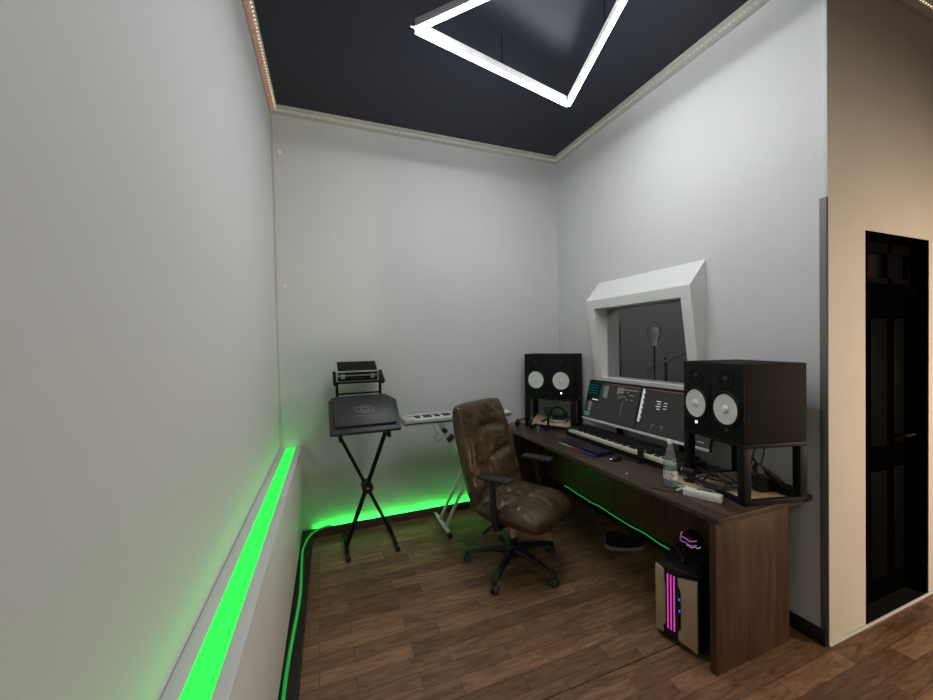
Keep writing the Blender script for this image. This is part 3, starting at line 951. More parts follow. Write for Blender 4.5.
def tangle(name, label, seed, fn, n, r, ext, z0_, z1_, material=None):
    rn_ = random.Random(seed)
    pts = []
    p = Vector((rn_.uniform(-1, 1), rn_.uniform(-1, 1), rn_.random()))
    ctrl = [Vector((rn_.uniform(-1, 1), rn_.uniform(-1, 1), rn_.random() * (1 if i % 2 else 0.2))) for i in range(n)]
    for i in range(n - 3):
        a, b_, c, d = ctrl[i:i + 4]
        for k in range(6):
            t_ = k / 6
            q = 0.5 * ((2 * b_) + (-a + c) * t_ + (2 * a - 5 * b_ + 4 * c - d) * t_ ** 2 + (-a + 3 * b_ - 3 * c + d) * t_ ** 3)
            pts.append(fn(q.x * ext[0], q.y * ext[1], z0_ + max(0, q.z) * (z1_ - z0_)))
    return tag(MB().tube(pts, r, 6).build(name, material or M['rubber']), label, 'cable')


tangle('cable_tangle', 'tangle of black cables spilling over the board of the near speaker stand', 5, lambda x, y, z: near(x - 0.05, y - 0.14, z), 26, 0.0045, (0.14, 0.10), 0.028, 0.085)
tangle('thin_cable_tangle', 'loose thin grey cables in front of the near speaker stand beside the bottle', 11, lambda x, y, z: near(x - 0.215, y - 0.225, z - 0.012), 14, 0.0028, (0.030, 0.03), 0.018, 0.045, mat('grey_cable', (0.22, 0.22, 0.21), 0.4))
# clamp lamp / webcam shape with a white cap
wc = thing('webcam', 'small black webcam with a round white face on the cables by the near stand', 'webcam', near(-0.120, -0.222, 0.0127), th + R(15))
MB().lathe([(0.028, 0), (0.028, 0.006), (0.006, 0.012), (0.006, 0.045), (0, 0.045)], None, 18).build('foot', M['black_plastic'], wc)
hd = MB().cyl((-0.035, 0, 0.056), (0.035, 0, 0.056), 0.018, seg=20).build('housing', M['black_plastic'], wc)
MB().lathe([(0.0, 0.010), (0.010, 0.009), (0.017, 0.004), (0.0175, 0)], Matrix.Translation((-0.0352, 0, 0.056)) @ Matrix.Rotation(R(-90), 4, 'Y'), 20, cap1=True).build('lens_cap', M['white_plastic'], wc)
# black leads hanging from the near speakers to the board
for k, (x0, x1) in enumerate(((-0.06, -0.02), (0.0, -0.07))):
    tag(MB().tube([near(x0, 0.16, h_ - 0.025), near(x0, 0.15, 0.2), near(x0 - 0.01, 0.14, 0.12), near(x0 - 0.02, 0.13, 0.030)], 0.004, 6).build('speaker_lead', M['rubber']),
        ['black lead hanging inside the near stand, beside the screen edge', 'black lead inside the near stand, the one further from the screen'][k], 'cable', 'speaker leads in the near stand')

# small black object of unclear kind in front of the piano
mc = thing('desk_object', 'small black upright object standing against the piano keys', 'microphone', (-0.405, -1.50, DZT))
MB().lathe([(0.022, 0), (0.022, 0.005), (0.007, 0.012), (0.007, 0.03), (0, 0.03)], None, 18).build('base', M['black_metal'], mc)
MB().bb(-0.012, 0.012, -0.024, 0.024, 0.03, 0.115, 0.006).build('body', M['black_plastic'], mc)
MB().bb(-0.0135, -0.0125, 0.012, 0.021, 0.060, 0.095, 0.0).build('label_mark', M['white_plastic'], mc, smooth=False)

# device on the far stand's board, plus headphones, tripod
ai = thing('audio_interface', 'silver edged audio interface tilted on the far corner stand board', 'audio device', far(0.06, -0.01, 0.0625), th2 + R(8))
ai.rotation_euler.x = R(27)
MB().bb(-0.07, 0.07, -0.035, 0.045, 0, 0.035, 0.004).build('body', M['silver'], ai)
MB().bb(-0.064, 0.064, -0.030, 0.040, 0.0352, 0.039, 0.001).build('top_face', M['black_plastic'], ai)
hp = thing('headphones', 'large black headphones arched over the audio interface on the far stand', 'headphones', far(0.06, -0.02, 0.100), th2)
hp.rotation_euler.x = R(27)
arc = [(0.082 * math.cos(a * PI / 16), 0.0, 0.016 + 0.082 * math.sin(a * PI / 16)) for a in range(17)]
MB().tube([(x_, y_ + 0.03 * (z_ / 0.09), z_) for x_, y_, z_ in arc], 0.008, 8).build('headband', M['black_matte'], hp)
for s_ in (-1, 1):
    cup = MB().lathe([(0.0, 0), (0.030, 0.0), (0.034, 0.008), (0.034, 0.02), (0.022, 0.028), (0, 0.028)], Matrix.Translation((s_ * 0.070, 0, 0.036)) @ Matrix.Rotation(R(90 * s_), 4, 'Y'), 22)
    cup.build('ear_cup', M['black_plastic'], hp)
tangle('cable_tangle', 'short tangle of white cables beside the audio interface on the far stand', 21, lambda x, y, z: far(x + 0.06, y - 0.066, z + 0.45 * y), 12, 0.003, (0.05, 0.012), 0.033, 0.045, M['white_plastic'])

# small tripod gadget in front of far stand
tg = thing('desk_tripod', 'black clamp tripod holding a tilted arm in front of the far corner stand', 'tripod', (-0.43, -0.42, DZT), R(-58))
for a in (30, 150, 270):
    MB().bar((0, 0, 0.07), (0.055 * math.cos(R(a)), 0.055 * math.sin(R(a)), 0.005), 0.012, 0.010, 0.002).build('leg', M['black_metal'], tg)
MB().cyl((0, 0, 0.06), (0, 0, 0.15), 0.012, seg=14).build('column', M['black_metal'], tg)
MB().bar((0, 0, 0.14), (-0.035, -0.01, 0.22), 0.030, 0.024, 0.004).bar((-0.03, 0, 0.20), (0.02, 0.0, 0.225), 0.022, 0.022, 0.004).build('arm', M['black_plastic'], tg)
MB().bar((-0.06, -0.01, 0.085), (0.0, 0, 0.12), 0.05, 0.02, 0.004).build('clamp', M['rubber'], tg)

# over-ear headphones on the desk end, with shiny cups
hq = thing('headphones', 'folded headphones with shiny cups lying on the far desk end', 'headphones', (-0.56, -0.20, DZT), R(-50))
MB().tube([(0.075 * math.cos(a * PI / 14), 0.075 * math.sin(a * PI / 14), 0.045 + 0.03 * math.sin(a * PI / 14)) for a in range(15)], 0.007, 8).build('headband', M['black_matte'], hq)
for s_ in (-1, 1):
    c_ = MB().lathe([(0.0, -0.012), (0.034, -0.012), (0.040, 0.0), (0.040, 0.012), (0.030, 0.020), (0, 0.020)], Matrix.Translation((s_ * 0.070, 0.0, 0.0405)) @ Matrix.Rotation(R(80 * s_), 4, 'Y'), 24).build('ear_cup', M['black_plastic'], hq)
    MB().lathe([(0.026, 0.0), (0.024, 0.003), (0.0, 0.003)], Matrix.Translation((s_ * 0.070, 0.0, 0.0405)) @ Matrix.Rotation(R(80 * s_), 4, 'Y') @ Matrix.Translation((0, 0, 0.0205)), 20).build('cup_plate', M['chrome'], c_)
gl = thing('metal_cup', 'small shiny metal cup on the desk between headphones and tripod', 'cup', (-0.535, -0.405, DZT))
MB().lathe([(0, 0), (0.024, 0), (0.028, 0.05), (0.026, 0.05), (0.022, 0.004), (0, 0.004)], None, 22, False, False).build('cup_wall', M['chrome'], gl)
tag(MB().tube([(-0.60, -0.44, DZT + 0.004), (-0.58, -0.56, DZT + 0.004), (-0.50, -0.66, DZT + 0.004), (-0.42, -0.70, DZT + 0.004)], 0.0022, 6).build('red_cable', mat('red_cable', (0.16, 0.03, 0.02), 0.4)), 'thin red cable on the desk before the gaming keyboard', 'cable')
tag(MB().tube([(-0.50, -0.04, DZT + 0.005), (-0.62, -0.07, DZT + 0.03), (-0.70, -0.08, DZT + 0.005), (-0.715, -0.15, DZT + 0.006)], 0.005, 8).build('black_cable', M['rubber']), 'black cable lying over the far desk corner at the back wall', 'cable')

# ------------------------------------------------------------------ computer tower
ta = math.atan2(-2.135 + 1.93, -0.685 + 0.75)   # along the front face
pcx = thing('computer_tower', 'gaming computer tower with champagne front panels and pink light bars under the desk', 'computer', (-0.75, -1.93, 0), ta)
# local: x along the front, +y into the desk
W, D, HT = 0.212, 0.34, 0.405
MB().bb(0.004, W - 0.004, 0.022, D, 0.03, HT - 0.01, 0.004).build('case', M['black_metal'], pcx)
MB().bb(0.0, W, 0.03, D - 0.01, 0.006, 0.03, 0.003).build('base_plinth', M['black_plastic'], pcx)
for x in (0.02, W - 0.02):
    for y in (0.06, D - 0.05):
        MB().cyl((x, y, 0), (x, y, 0.008), 0.014, seg=14).build('foot', M['rubber'], pcx)
XZ = Matrix.Rotation(R(90), 4, 'X')   # (x,y)->(x,z) extrude to -y


def plate(poly, y0, th_):
    return MB().prism(poly, th_, Matrix.Translation((0, y0, 0)) @ XZ, 0.0015)


plate([(0.002, 0.045), (0.040, 0.040), (0.040, 0.075), (0.052, 0.095), (0.052, 0.305), (0.046, 0.330), (0.046, 0.383), (0.002, 0.398)], 0.018, 0.018).build('front_panel', M['gold'], pcx)
plate([(0.118, 0.040), (W - 0.002, 0.022), (W - 0.002, 0.388), (0.118, 0.372), (0.118, 0.330), (0.134, 0.305), (0.134, 0.105), (0.118, 0.085)], 0.018, 0.020).build('front_panel', M['gold'], pcx)
plate([(0.040, 0.032), (0.120, 0.032), (0.120, 0.372), (0.142, 0.40), (0.03, 0.40), (0.046, 0.372)], 0.020, 0.012).build('centre_spine', M['black_plastic'], pcx)
pk = glow('pink_bar', (0.72, 0.07, 0.48), 0.85)
for x in (0.064, 0.080, 0.096):
    plate([(x - 0.0035, 0.072), (x + 0.0035, 0.068), (x + 0.0035, 0.368), (x - 0.0035, 0.368)], 0.0075, 0.003).build('light_bar', pk, pcx)
plate([(0.136, 0.10), (0.142, 0.10), (0.142, 0.30), (0.136, 0.30)], 0.012, 0.004).build('side_trim', M['black_plastic'], pcx)
bl_ = glow('blue_led', (0.05, 0.08, 1.0), 1.2)
for z in (0.195, 0.255):
    plate([(0.122, z), (0.131, z), (0.131, z + 0.012), (0.122, z + 0.012)], -0.0025, 0.003).build('front_light', bl_, pcx)
tp_ = MB().prism([(0.0, 0.0), (W, 0.0), (W, 0.30), (0.0, 0.30)], 0.014, Matrix.Translation((0, 0.02, HT - 0.01)), 0.003)
tp_.prism([(0.012, -0.0), (0.07, -0.028), (0.145, -0.028), (W - 0.006, 0.0), (W - 0.006, 0.06), (0.012, 0.06)], 0.020, Matrix.Translation((0, 0.02, HT - 0.006)), 0.003)
tp_.build('top_cover', M['black_plastic'], pcx)
for k in range(6):
    MB().bb(0.03, W - 0.03, 0.11 + k * 0.028, 0.12 + k * 0.028, HT + 0.004, HT + 0.008).build('top_grille_bar', M['rubber'], pcx)
# antenna on tower top
an = thing('antenna', 'thin pinkish rod antenna rising from the computer tower', 'antenna', (-0.625, -2.005, HT + 0.016))
MB().lathe([(0.020, 0), (0.020, 0.008), (0.008, 0.016), (0, 0.016)], None, 16).build('base', M['black_plastic'], an)
MB().cyl((0, 0, 0.012), (-0.045, 0.14, 0.185), 0.0028, 0.0018, seg=8).build('rod', mat('rod_rose', (0.10, 0.035, 0.035), 0.3), an)
# RGB fan ring device behind tower
rb = thing('cooling_fan', 'round black device with wavy pink and violet lights on the computer tower', 'fan', (-0.495, -1.955, HT + 0.0095), R(-60))
MB().bb(-0.05, 0.05, -0.03, 0.03, 0, 0.012, 0.003).build('base', M['black_plastic'], rb)
q_ = MB()
bmesh.ops.create_uvsphere(q_.bm, u_segments=24, v_segments=16, radius=0.058)
bmesh.ops.translate(q_.bm, vec=(0, 0, 0.066), verts=q_.bm.verts)
q_.build('shell', M['black_plastic'], rb)
for k, (zz, rr_, c, a0, a1) in enumerate(((0.088, 0.0555, (0.7, 0.2, 0.35), 150, 300), (0.066, 0.0595, (0.30, 0.12, 0.8), 170, 300), (0.056, 0.0590, (0.6, 0.4, 0.2), 250, 320))):
    MB().tube([(rr_ * math.cos(R(a0 + (a1 - a0) * i / 14)), rr_ * math.sin(R(a0 + (a1 - a0) * i / 14)), zz + 0.004 * math.sin(i)) for i in range(15)], 0.0022, 6).build('light_rim', glow('rim_%d' % k, c, 0.55), rb)

# sneaker under the desk
sk = thing('sneaker', 'black sneaker with a grey white sole on the floor under the desk', 'shoe', (-0.255, -1.185, 0), math.atan2(-0.127, 0.297))
# local x from heel(-) to toe(+)
def shoe_w(t_):
    return 0.034 + 0.014 * math.sin(min(1, t_ * 1.25) * PI * 0.8) + 0.004 * (t_ > 0.5)


sole = MB(); top = MB()
n = 22
outl = []
for i in range(n + 1):
    t_ = i / n
    x = -0.15 + 0.30 * t_
    e_ = min(1, math.sqrt(max(0, 1 - ((t_ - 0.5) * 2) ** 6)))
    outl.append((x, shoe_w(t_) * e_, t_))
loops = [(outl[i][0], outl[i][1]) for i in range(n + 1)] + [(outl[i][0], -outl[i][1]) for i in range(n - 1, 0, -1)]
vb = [sole.bm.verts.new((x, y * 0.95, 0.0 + 0.012 * max(0, (x - 0.09) / 0.06) ** 2 + 0.006 * max(0, (-x - 0.11) / 0.04) ** 2)) for x, y in loops]
vt = [sole.bm.verts.new((x * 1.02, y * 1.06, 0.026 + 0.016 * max(0, (x - 0.05) / 0.1) ** 2 + 0.012 * max(0, (-x - 0.06) / 0.09) ** 2)) for x, y in loops]
sole.bm.faces.new(vb[::-1]); sole.bm.faces.new(vt)
for k in range(len(loops)):
    k2 = (k + 1) % len(loops)
    sole.bm.faces.new((vb[k], vb[k2], vt[k2], vt[k]))
sole.build('sole', mat('sole_white', (0.50, 0.50, 0.50), 0.5), sk)
rings = []
for (fz, sx, sy, xs) in ((0.024, 0.98, 0.98, 0), (0.05, 0.97, 0.98, 0), (0.068, 0.90, 0.88, -0.01), (0.085, 0.66, 0.74, -0.045), (0.105, 0.46, 0.62, -0.075), (0.115, 0.42, 0.56, -0.083)):
    rings.append([top.bm.verts.new((x * sx + xs, y * sy, fz + (0.010 * max(0, (x - 0.05) / 0.1) ** 2 if fz < 0.05 else 0))) for x, y in loops])
for a_, b_ in zip(rings, rings[1:]):
    for k in range(len(loops)):
        k2 = (k + 1) % len(loops)
        top.bm.faces.new((a_[k], a_[k2], b_[k2], b_[k]))
top.bm.faces.new(rings[0][::-1]); top.bm.faces.new(rings[-1])
top.build('upper', mat('black_knit', (0.006, 0.006, 0.007), 0.8), sk)
MB().box((-0.152, 0, 0.085), (0.008, 0.022, 0.032), 0.003, (0, R(-12), 0)).build('heel_tab', mat('heel_grey', (0.25, 0.25, 0.26), 0.6), sk)
MB().tube([(0.02 + 0.018 * (k % 2), (-0.018 if k % 2 else 0.018), 0.083 - 0.004 * k) for k in range(7)], 0.0025, 6).build('laces', M['rubber'], sk)


# ------------------------------------------------------------------ office chair
CH = Vector((-1.155, -1.05, 0))
CA = R(-61)
ch = thing('office_chair', 'brown tufted leather swivel office chair with black armrests and five star base', 'chair', tuple(CH), CA - R(90))
# local: +y = where the sitter faces, +x = sitter's right side


def pad(w, d, t, fn, nx=56, ny=64, pw=3.2, edge=0.55, rnd=0.2):
    """closed cushion over the uv square; fn(u,v)->(dz_top) ; returns MB with x,y in plane, z thickness"""
    m_ = MB()
    def outline(u, v):
        # squircle mapping
        x = u * math.sqrt(max(0, 1 - rnd * v ** 4))
        y = v * math.sqrt(max(0, 1 - rnd * u ** 4))
        return x, y
    T, Bt = {}, {}
    for i in range(nx + 1):
        for j in range(ny + 1):
            u, v = -1 + 2 * i / nx, -1 + 2 * j / ny
            x, y = outline(u, v)
            k = (max(0.0, 1 - abs(u) ** pw)) ** edge * (max(0.0, 1 - abs(v) ** pw)) ** edge
            T[i, j] = m_.bm.verts.new((x * w / 2, y * d / 2, t / 2 * k + fn(u, v) * min(1, k * 1.5)))
            if i in (0, nx) or j in (0, ny):
                Bt[i, j] = T[i, j]
            else:
                Bt[i, j] = m_.bm.verts.new((x * w / 2, y * d / 2, -t / 2 * k))
    for i in range(nx):
        for j in range(ny):
            m_.bm.faces.new((T[i, j], T[i + 1, j], T[i + 1, j + 1], T[i, j + 1]))
            m_.bm.faces.new((Bt[i, j], Bt[i, j + 1], Bt[i + 1, j + 1], Bt[i + 1, j]))
    return m_


def crease(d, w):
    return math.exp(-(d / w) ** 2)


def back_fn(u, v):
    h = 0
    h -= 0.020 * crease(u + 0.06 * math.sin(v * 3), 0.045) * (0.4 + 0.6 * (v < 0.75))
    h -= 0.030 * crease(u, 0.42) * crease(v - 0.50 + 0.1 * abs(u), 0.075)
    h -= 0.032 * crease(u + 0.25, 0.35) * crease(v + 0.10 + 0.15 * u, 0.07)
    h -= 0.026 * crease(u - 0.45, 0.30) * crease(v + 0.30 - 0.2 * u, 0.08)
    h -= 0.010 * crease(v + 0.62, 0.08)
    h -= 0.010 * crease(abs(u) - 0.80, 0.05)
    h += 0.009 * noise.noise(Vector((u * 4.2, v * 7.5, 1.3))) + 0.005 * noise.noise(Vector((u * 9, v * 17, 5)))
    return h


def seat_fn(u, v):
    h = 0
    h -= 0.016 * crease(v - 0.05 - 0.10 * math.sin(u * 4), 0.07) * (abs(u) < 0.9)
    h -= 0.014 * crease(u, 0.06) * (1 if v < 0.8 else 0.4)
    h -= 0.012 * crease(v + 0.3 + 0.15 * u, 0.06)
    h -= 0.010 * crease(v - 0.35 + 0.2 * u, 0.05)
    h -= 0.008 * crease(abs(u) - 0.78, 0.05)
    h += 0.012 * noise.noise(Vector((u * 4.5, v * 6.0, 9.3))) + 0.007 * noise.noise(Vector((u * 10, v * 12, 3)))
    return h


SX, SY = -0.005, 0.060     # seat centre in chair space
st = pad(0.58, 0.60, 0.18, seat_fn, pw=4.0, edge=0.42, rnd=0.22)
# roll the front edge down a little
for v in st.bm.verts:
    y = v.co.y
    v.co.z += -0.030 * max(0, (y - 0.12) / 0.15) ** 2 + 0.012 * max(0, (-y - 0.1) / 0.17)
    if v.co.z > 0: v.co.z *= 0.85
bmesh.ops.translate(st.bm, vec=(SX, SY, 0.475), verts=st.bm.verts)
st.build('seat', M['leather'], ch)
bkp = pad(0.605, 0.79, 0.15, back_fn, pw=5.5, edge=0.40, rnd=0.10)
for v in bkp.bm.verts:
    yy = v.co.y / 0.40
    v.co.x *= 1.0 - 0.06 * max(0, yy)
    v.co.z += 0.030 * (abs(v.co.x) / 0.27) ** 2 + 0.03 * yy * yy * (yy > 0) * 0.6   # slight wrap round the sitter
# stand it up: plane y -> up, z -> forward (+y local)
Tm = Matrix.Translation((SX - 0.012, SY - 0.315, 0.785)) @ Matrix.Rotation(R(17), 4, 'X') @ Matrix(((1, 0, 0, 0), (0, 0, 1, 0), (0, 1, 0, 0), (0, 0, 0, 1)))
bmesh.ops.transform(bkp.bm, matrix=Tm, verts=bkp.bm.verts)
bkp.build('backrest', M['leather'], ch)
shell = MB().box((SX, SY - 0.375, 0.72), (0.30, 0.022, 0.36), 0.01, (R(17), 0, 0))
shell.build('back_bracket', M['black_plastic'], ch)
me = MB()
me.bb(SX - 0.10, SX + 0.10, -0.09, 0.13, 0.370, 0.405, 0.008)
me.bar((0, -0.08, 0.385), (0, SY - 0.315, 0.415), 0.075, 0.018, 0.004)
me.bar((0, SY - 0.315, 0.408), (0, SY - 0.345, 0.56), 0.075, 0.018, 0.004, (0, 1, 0))
me.build('tilt_mechanism', M['black_metal'], ch)
lv = MB().tube([(0.07, 0.0, 0.378), (0.16, -0.02, 0.372), (0.22, -0.04, 0.350)], 0.007, 8)
lv.bar((0.215, -0.04, 0.352), (0.285, -0.06, 0.318), 0.024, 0.010, 0.003)
lv.build('height_lever', M['black_plastic'], ch)
MB().cyl((0, 0, 0.15), (0, 0, 0.21), 0.030, seg=24).build('gas_lift_sleeve', M['black_plastic'], ch)
MB().cyl((0, 0, 0.20), (0, 0, 0.372), 0.025, seg=24).build('gas_lift', M['chrome'], ch)
# armrests
for s_ in (-1, 1):
    ax = SX + s_ * 0.285
    ar = MB()
    ar.bar((s_ * 0.09, SY + 0.0, 0.392), (ax + s_ * 0.012, SY + 0.0, 0.392), 0.045, 0.016, 0.004)
    ar.tube([(ax + s_ * 0.010, SY + 0.0, 0.390), (ax + s_ * 0.020, SY - 0.005, 0.46), (ax + s_ * 0.018, SY - 0.015, 0.56), (ax + s_ * 0.004, SY - 0.03, 0.710)], 0.021, 12)
    ar.build('arm_post', M['black_plastic'], ch)
    ap = MB().box((ax, SY - 0.015, 0.724), (0.085, 0.25, 0.030), 0.013, (R(2), 0, 0), 3)
    ap.build('armrest', mat('armrest_pu', (0.022, 0.023, 0.026), 0.42), ch)
# star base
hubm = MB().lathe([(0.0, 0.075), (0.045, 0.075), (0.055, 0.09), (0.050, 0.135), (0.034, 0.158), (0.0, 0.158)], None, 28)
hubm.build('base_hub', M['black_plastic'], ch)
for a in (-139, -67, 5, 77, 149):
    al = R(a) - ch.rotation_euler.z
    dx, dy_ = math.cos(al), math.sin(al)
    RL = 0.345
    m_ = MB()
    pr = [(0.035, 0.122, 0.036, 0.045), (0.14, 0.118, 0.030, 0.034), (0.25, 0.098, 0.025, 0.026), (RL + 0.012, 0.078, 0.022, 0.020)]
    rgs = []
    for (d_0, z_, hw, hh) in pr:
        px_, py_ = dx * d_0, dy_ * d_0
        nx_, ny_ = -dy_, dx
        rgs.append([m_.bm.verts.new((px_ + nx_ * hw * a_, py_ + ny_ * hw * a_, z_ + hh * b_)) for a_, b_ in ((-0.75, -0.5), (0.75, -0.5), (0.95, 0.0), (0.55, 0.5), (-0.55, 0.5), (-0.95, 0.0))])
    for g0, g1 in zip(rgs, rgs[1:]):
        for k in range(6):
            m_.bm.faces.new((g0[k], g0[(k + 1) % 6], g1[(k + 1) % 6], g1[k]))
    m_.bm.faces.new(rgs[0][::-1]); m_.bm.faces.new(rgs[-1])
    bmesh.ops.bevel(m_.bm, geom=list(m_.bm.edges), offset=0.003, segments=1, affect='EDGES')
    lg_ = m_.build('base_leg', M['black_plastic'], ch)
    # caster: two wheels and hood, trailing sideways
    ca = al + R(70 + (a % 40))
    cx_, cy2 = dx * RL, dy_ * RL
    ux, uy = math.cos(ca), math.sin(ca)
    w_m = MB()
    for q in (-1, 1):
        w_m.cyl((cx_ + ux * 0.008 * q, cy2 + uy * 0.008 * q, 0.0285), (cx_ + ux * 0.025 * q, cy2 + uy * 0.025 * q, 0.0285), 0.0285, 0.025 if q > 0 else 0.025, seg=22)
    w_m.build('caster', M['caster'], lg_)
    hd_ = MB().cyl((cx_ - ux * 0.012, cy2 - uy * 0.012, 0.034), (cx_ + ux * 0.012, cy2 + uy * 0.012, 0.034), 0.024, seg=18)
    hd_.cyl((cx_, cy2, 0.04), (cx_, cy2, 0.08), 0.007, seg=10)
    hd_.build('caster_hood', M['black_plastic'], lg_)

# ------------------------------------------------------------------ black X stand with hard case
xs = thing('keyboard_stand', 'black crossed-leg stand with an upper tier near the back wall', 'stand', (-2.085, -0.33, 0))
o_ = Vector(xs.location)
yb0 = -0.33
zt = 0.905


def rel(p):
    return Vector(p) - o_


# crossed legs
MB().bar(rel((-2.268, yb0 - 0.012, 0.03)), rel((-1.942, yb0 - 0.012, zt)), 0.030, 0.022, 0.002, (0, 1, 0)).build('cross_leg', M['black_metal'], xs)
MB().bar(rel((-1.898, yb0 + 0.018, 0.03)), rel((-2.300, yb0 + 0.018, zt)), 0.026, 0.020, 0.002, (0, 1, 0)).build('cross_leg', M['black_metal'], xs)
MB().bar(rel((-2.262, yb0 + 0.045, 0.03)), rel((-1.936, yb0 + 0.045, zt)), 0.020, 0.018, 0.002, (0, 1, 0)).build('cross_leg', M['black_metal'], xs)
MB().cyl(rel((-2.098, yb0 - 0.045, 0.475)), rel((-2.098, yb0 + 0.06, 0.475)), 0.045, seg=24).build('pivot_disc', M['black_plastic'], xs)
MB().cyl(rel((-2.098, yb0 - 0.052, 0.475)), rel((-2.098, yb0 - 0.0452, 0.475)), 0.009, seg=12).build('pivot_bolt', M['chrome'], xs)
for x in (-2.268, -1.898):
    f_ = MB().bar(rel((x, yb0 - 0.19, 0.022)), rel((x, yb0 + 0.19, 0.022)), 0.026, 0.026, 0.002).build('foot_bar', M['black_metal'], xs)
    for y in (yb0 - 0.195, yb0 + 0.195):
        MB().cyl(rel((x, y - 0.018, 0.020)), rel((x, y + 0.018, 0.020)), 0.020, seg=14).build('end_cap', M['rubber'], f_)
for x in (-2.300, -1.940):
    ar_ = MB().bar(rel((x, yb0 - 0.19, zt + 0.005)), rel((x, yb0 + 0.09, zt + 0.285)), 0.028, 0.022, 0.002)
    ar_.bar(rel((x, yb0 - 0.19, zt + 0.005)), rel((x, yb0 + 0.12, zt + 0.005)), 0.024, 0.020, 0.002)
    ar_.build('support_arm', M['black_metal'], xs)
# upper tier
YT = -0.19
for x in (-2.305, -1.955):
    MB().bar(rel((x, YT, zt)), rel((x, YT, 1.335)), 0.022, 0.022, 0.002, (0, 1, 0)).build('tier_post', M['black_metal'], xs)
MB().bar(rel((-2.305, YT, 1.22)), rel((-1.955, YT, 1.22)), 0.014, 0.014, 0.001).build('tier_crossbar', M['black_metal'], xs)
MB().box(rel((-2.13, YT, 1.358)), (0.41, 0.21, 0.015), 0.004, (R(23), 0, 0)).build('tier_shelf', M['black_metal'], xs)
for x in (-2.32, -1.94):
    MB().cyl(rel((x, YT - 0.015, 1.31)), rel((x, YT - 0.045, 1.31)), 0.016, seg=12).build('tier_knob', M['rubber'], xs)
# small flight case on the tier
fc = thing('flight_case', 'small black flight case with silver edges on the upper tier of the stand', 'case', (-2.145, YT - 0.004, 1.367), R(1))
fc.rotation_euler = (R(23), 0, 0)
w_, d_, h_c = 0.32, 0.19, 0.088
MB().bb(-w_ / 2, w_ / 2, -d_ / 2, d_ / 2, 0, h_c, 0.002).build('body', M['black_matte'], fc)
al_ = MB()
e_ = 0.009
for z in (0, h_c * 0.62, h_c):
    for y in (-d_ / 2, d_ / 2):
        al_.bb(-w_ / 2 - 0.002, w_ / 2 + 0.002, y - e_ / 2, y + e_ / 2, max(0.0003, z - e_ / 2), z + e_ / 2)
    for x in (-w_ / 2, w_ / 2):
        al_.bb(x - e_ / 2, x + e_ / 2, -d_ / 2, d_ / 2, max(0.0003, z - e_ / 2), z + e_ / 2)
for x in (-w_ / 2, w_ / 2):
    for y in (-d_ / 2, d_ / 2):
        al_.bb(x - e_ / 2, x + e_ / 2, y - e_ / 2, y + e_ / 2, 0.0003, h_c)
al_.build('edge_profile', mat('aluminium', (0.60, 0.60, 0.60), 0.35, metal=0.6), fc)
MB().box((0, -d_ / 2 - 0.010, h_c * 0.36), (0.10, 0.014, 0.016), 0.004).box((-0.045, -d_ / 2 - 0.006, h_c * 0.36), (0.012, 0.012, 0.02), 0.002).box((0.045, -d_ / 2 - 0.006, h_c * 0.36), (0.012, 0.012, 0.02), 0.002).build('handle', M['rubber'], fc)
for x in (-0.115, 0.115):
    MB().box((x, -d_ / 2 - 0.005, h_c * 0.55), (0.032, 0.008, 0.040), 0.002).build('latch', MATS['aluminium'], fc)

# dark grey hard case
hc = thing('hard_case', 'dark grey equipment case with a ring logo lying tilted on the black stand', 'case', (-2.113, -0.418, 1.080), R(-1.5))
hc.rotation_euler = (R(45), R(0), R(0.0))
CW, CD = 0.530, 0.345
low = MB().prism([(-CW / 2, -CD / 2), (CW / 2, -CD / 2), (CW / 2, CD / 2 - 0.06), (CW / 2 - 0.07, CD / 2), (-CW / 2 + 0.03, CD / 2), (-CW / 2, CD / 2 - 0.03)], 0.035, Matrix.Translation((0, 0, -0.018)), 0.010)
low.build('lower_shell', M['grey_case'], hc)
MB().prism([(-CW / 2 + 0.035, -CD / 2 + 0.045), (CW / 2 - 0.035, -CD / 2 + 0.045), (CW / 2 - 0.03, CD / 2 - 0.07), (CW / 2 - 0.085, CD / 2 - 0.015), (-CW / 2 + 0.05, CD / 2 - 0.015), (-CW / 2 + 0.035, CD / 2 - 0.03)], 0.030, Matrix.Translation((0, 0, 0.014)), 0.008).build('lid', M['grey_case'], hc)
lm_ = mat('logo_grey', (0.20, 0.205, 0.205), 0.5)
lo = MB()


def ell(rx, ry, t_, z, a0=0, a1=360, n_=32):
    for k in range(n_):
        a, b_ = R(a0 + (a1 - a0) * k / n_), R(a0 + (a1 - a0) * (k + 1) / n_)
        lo.quad([(rx * math.cos(a), 0.018 + ry * math.sin(a), z), (rx * math.cos(b_), 0.018 + ry * math.sin(b_), z), ((rx - t_) * math.cos(b_), 0.018 + (ry - t_) * math.sin(b_), z), ((rx - t_) * math.cos(a), 0.018 + (ry - t_) * math.sin(a), z)])


ell(0.074, 0.034, 0.006, 0.0448)
ell(0.036, 0.018, 0.007, 0.0448)
for k in range(14):      # row of small caption dashes below the ring
    lo.quad([(-0.085 + k * 0.0125, -0.046, 0.0448), (-0.085 + k * 0.0125 + 0.009, -0.046, 0.0448), (-0.085 + k * 0.0125 + 0.009, -0.041, 0.0448), (-0.085 + k * 0.0125, -0.041, 0.0448)])
lo.build('ring_logo', lm_, hc, smooth=False)

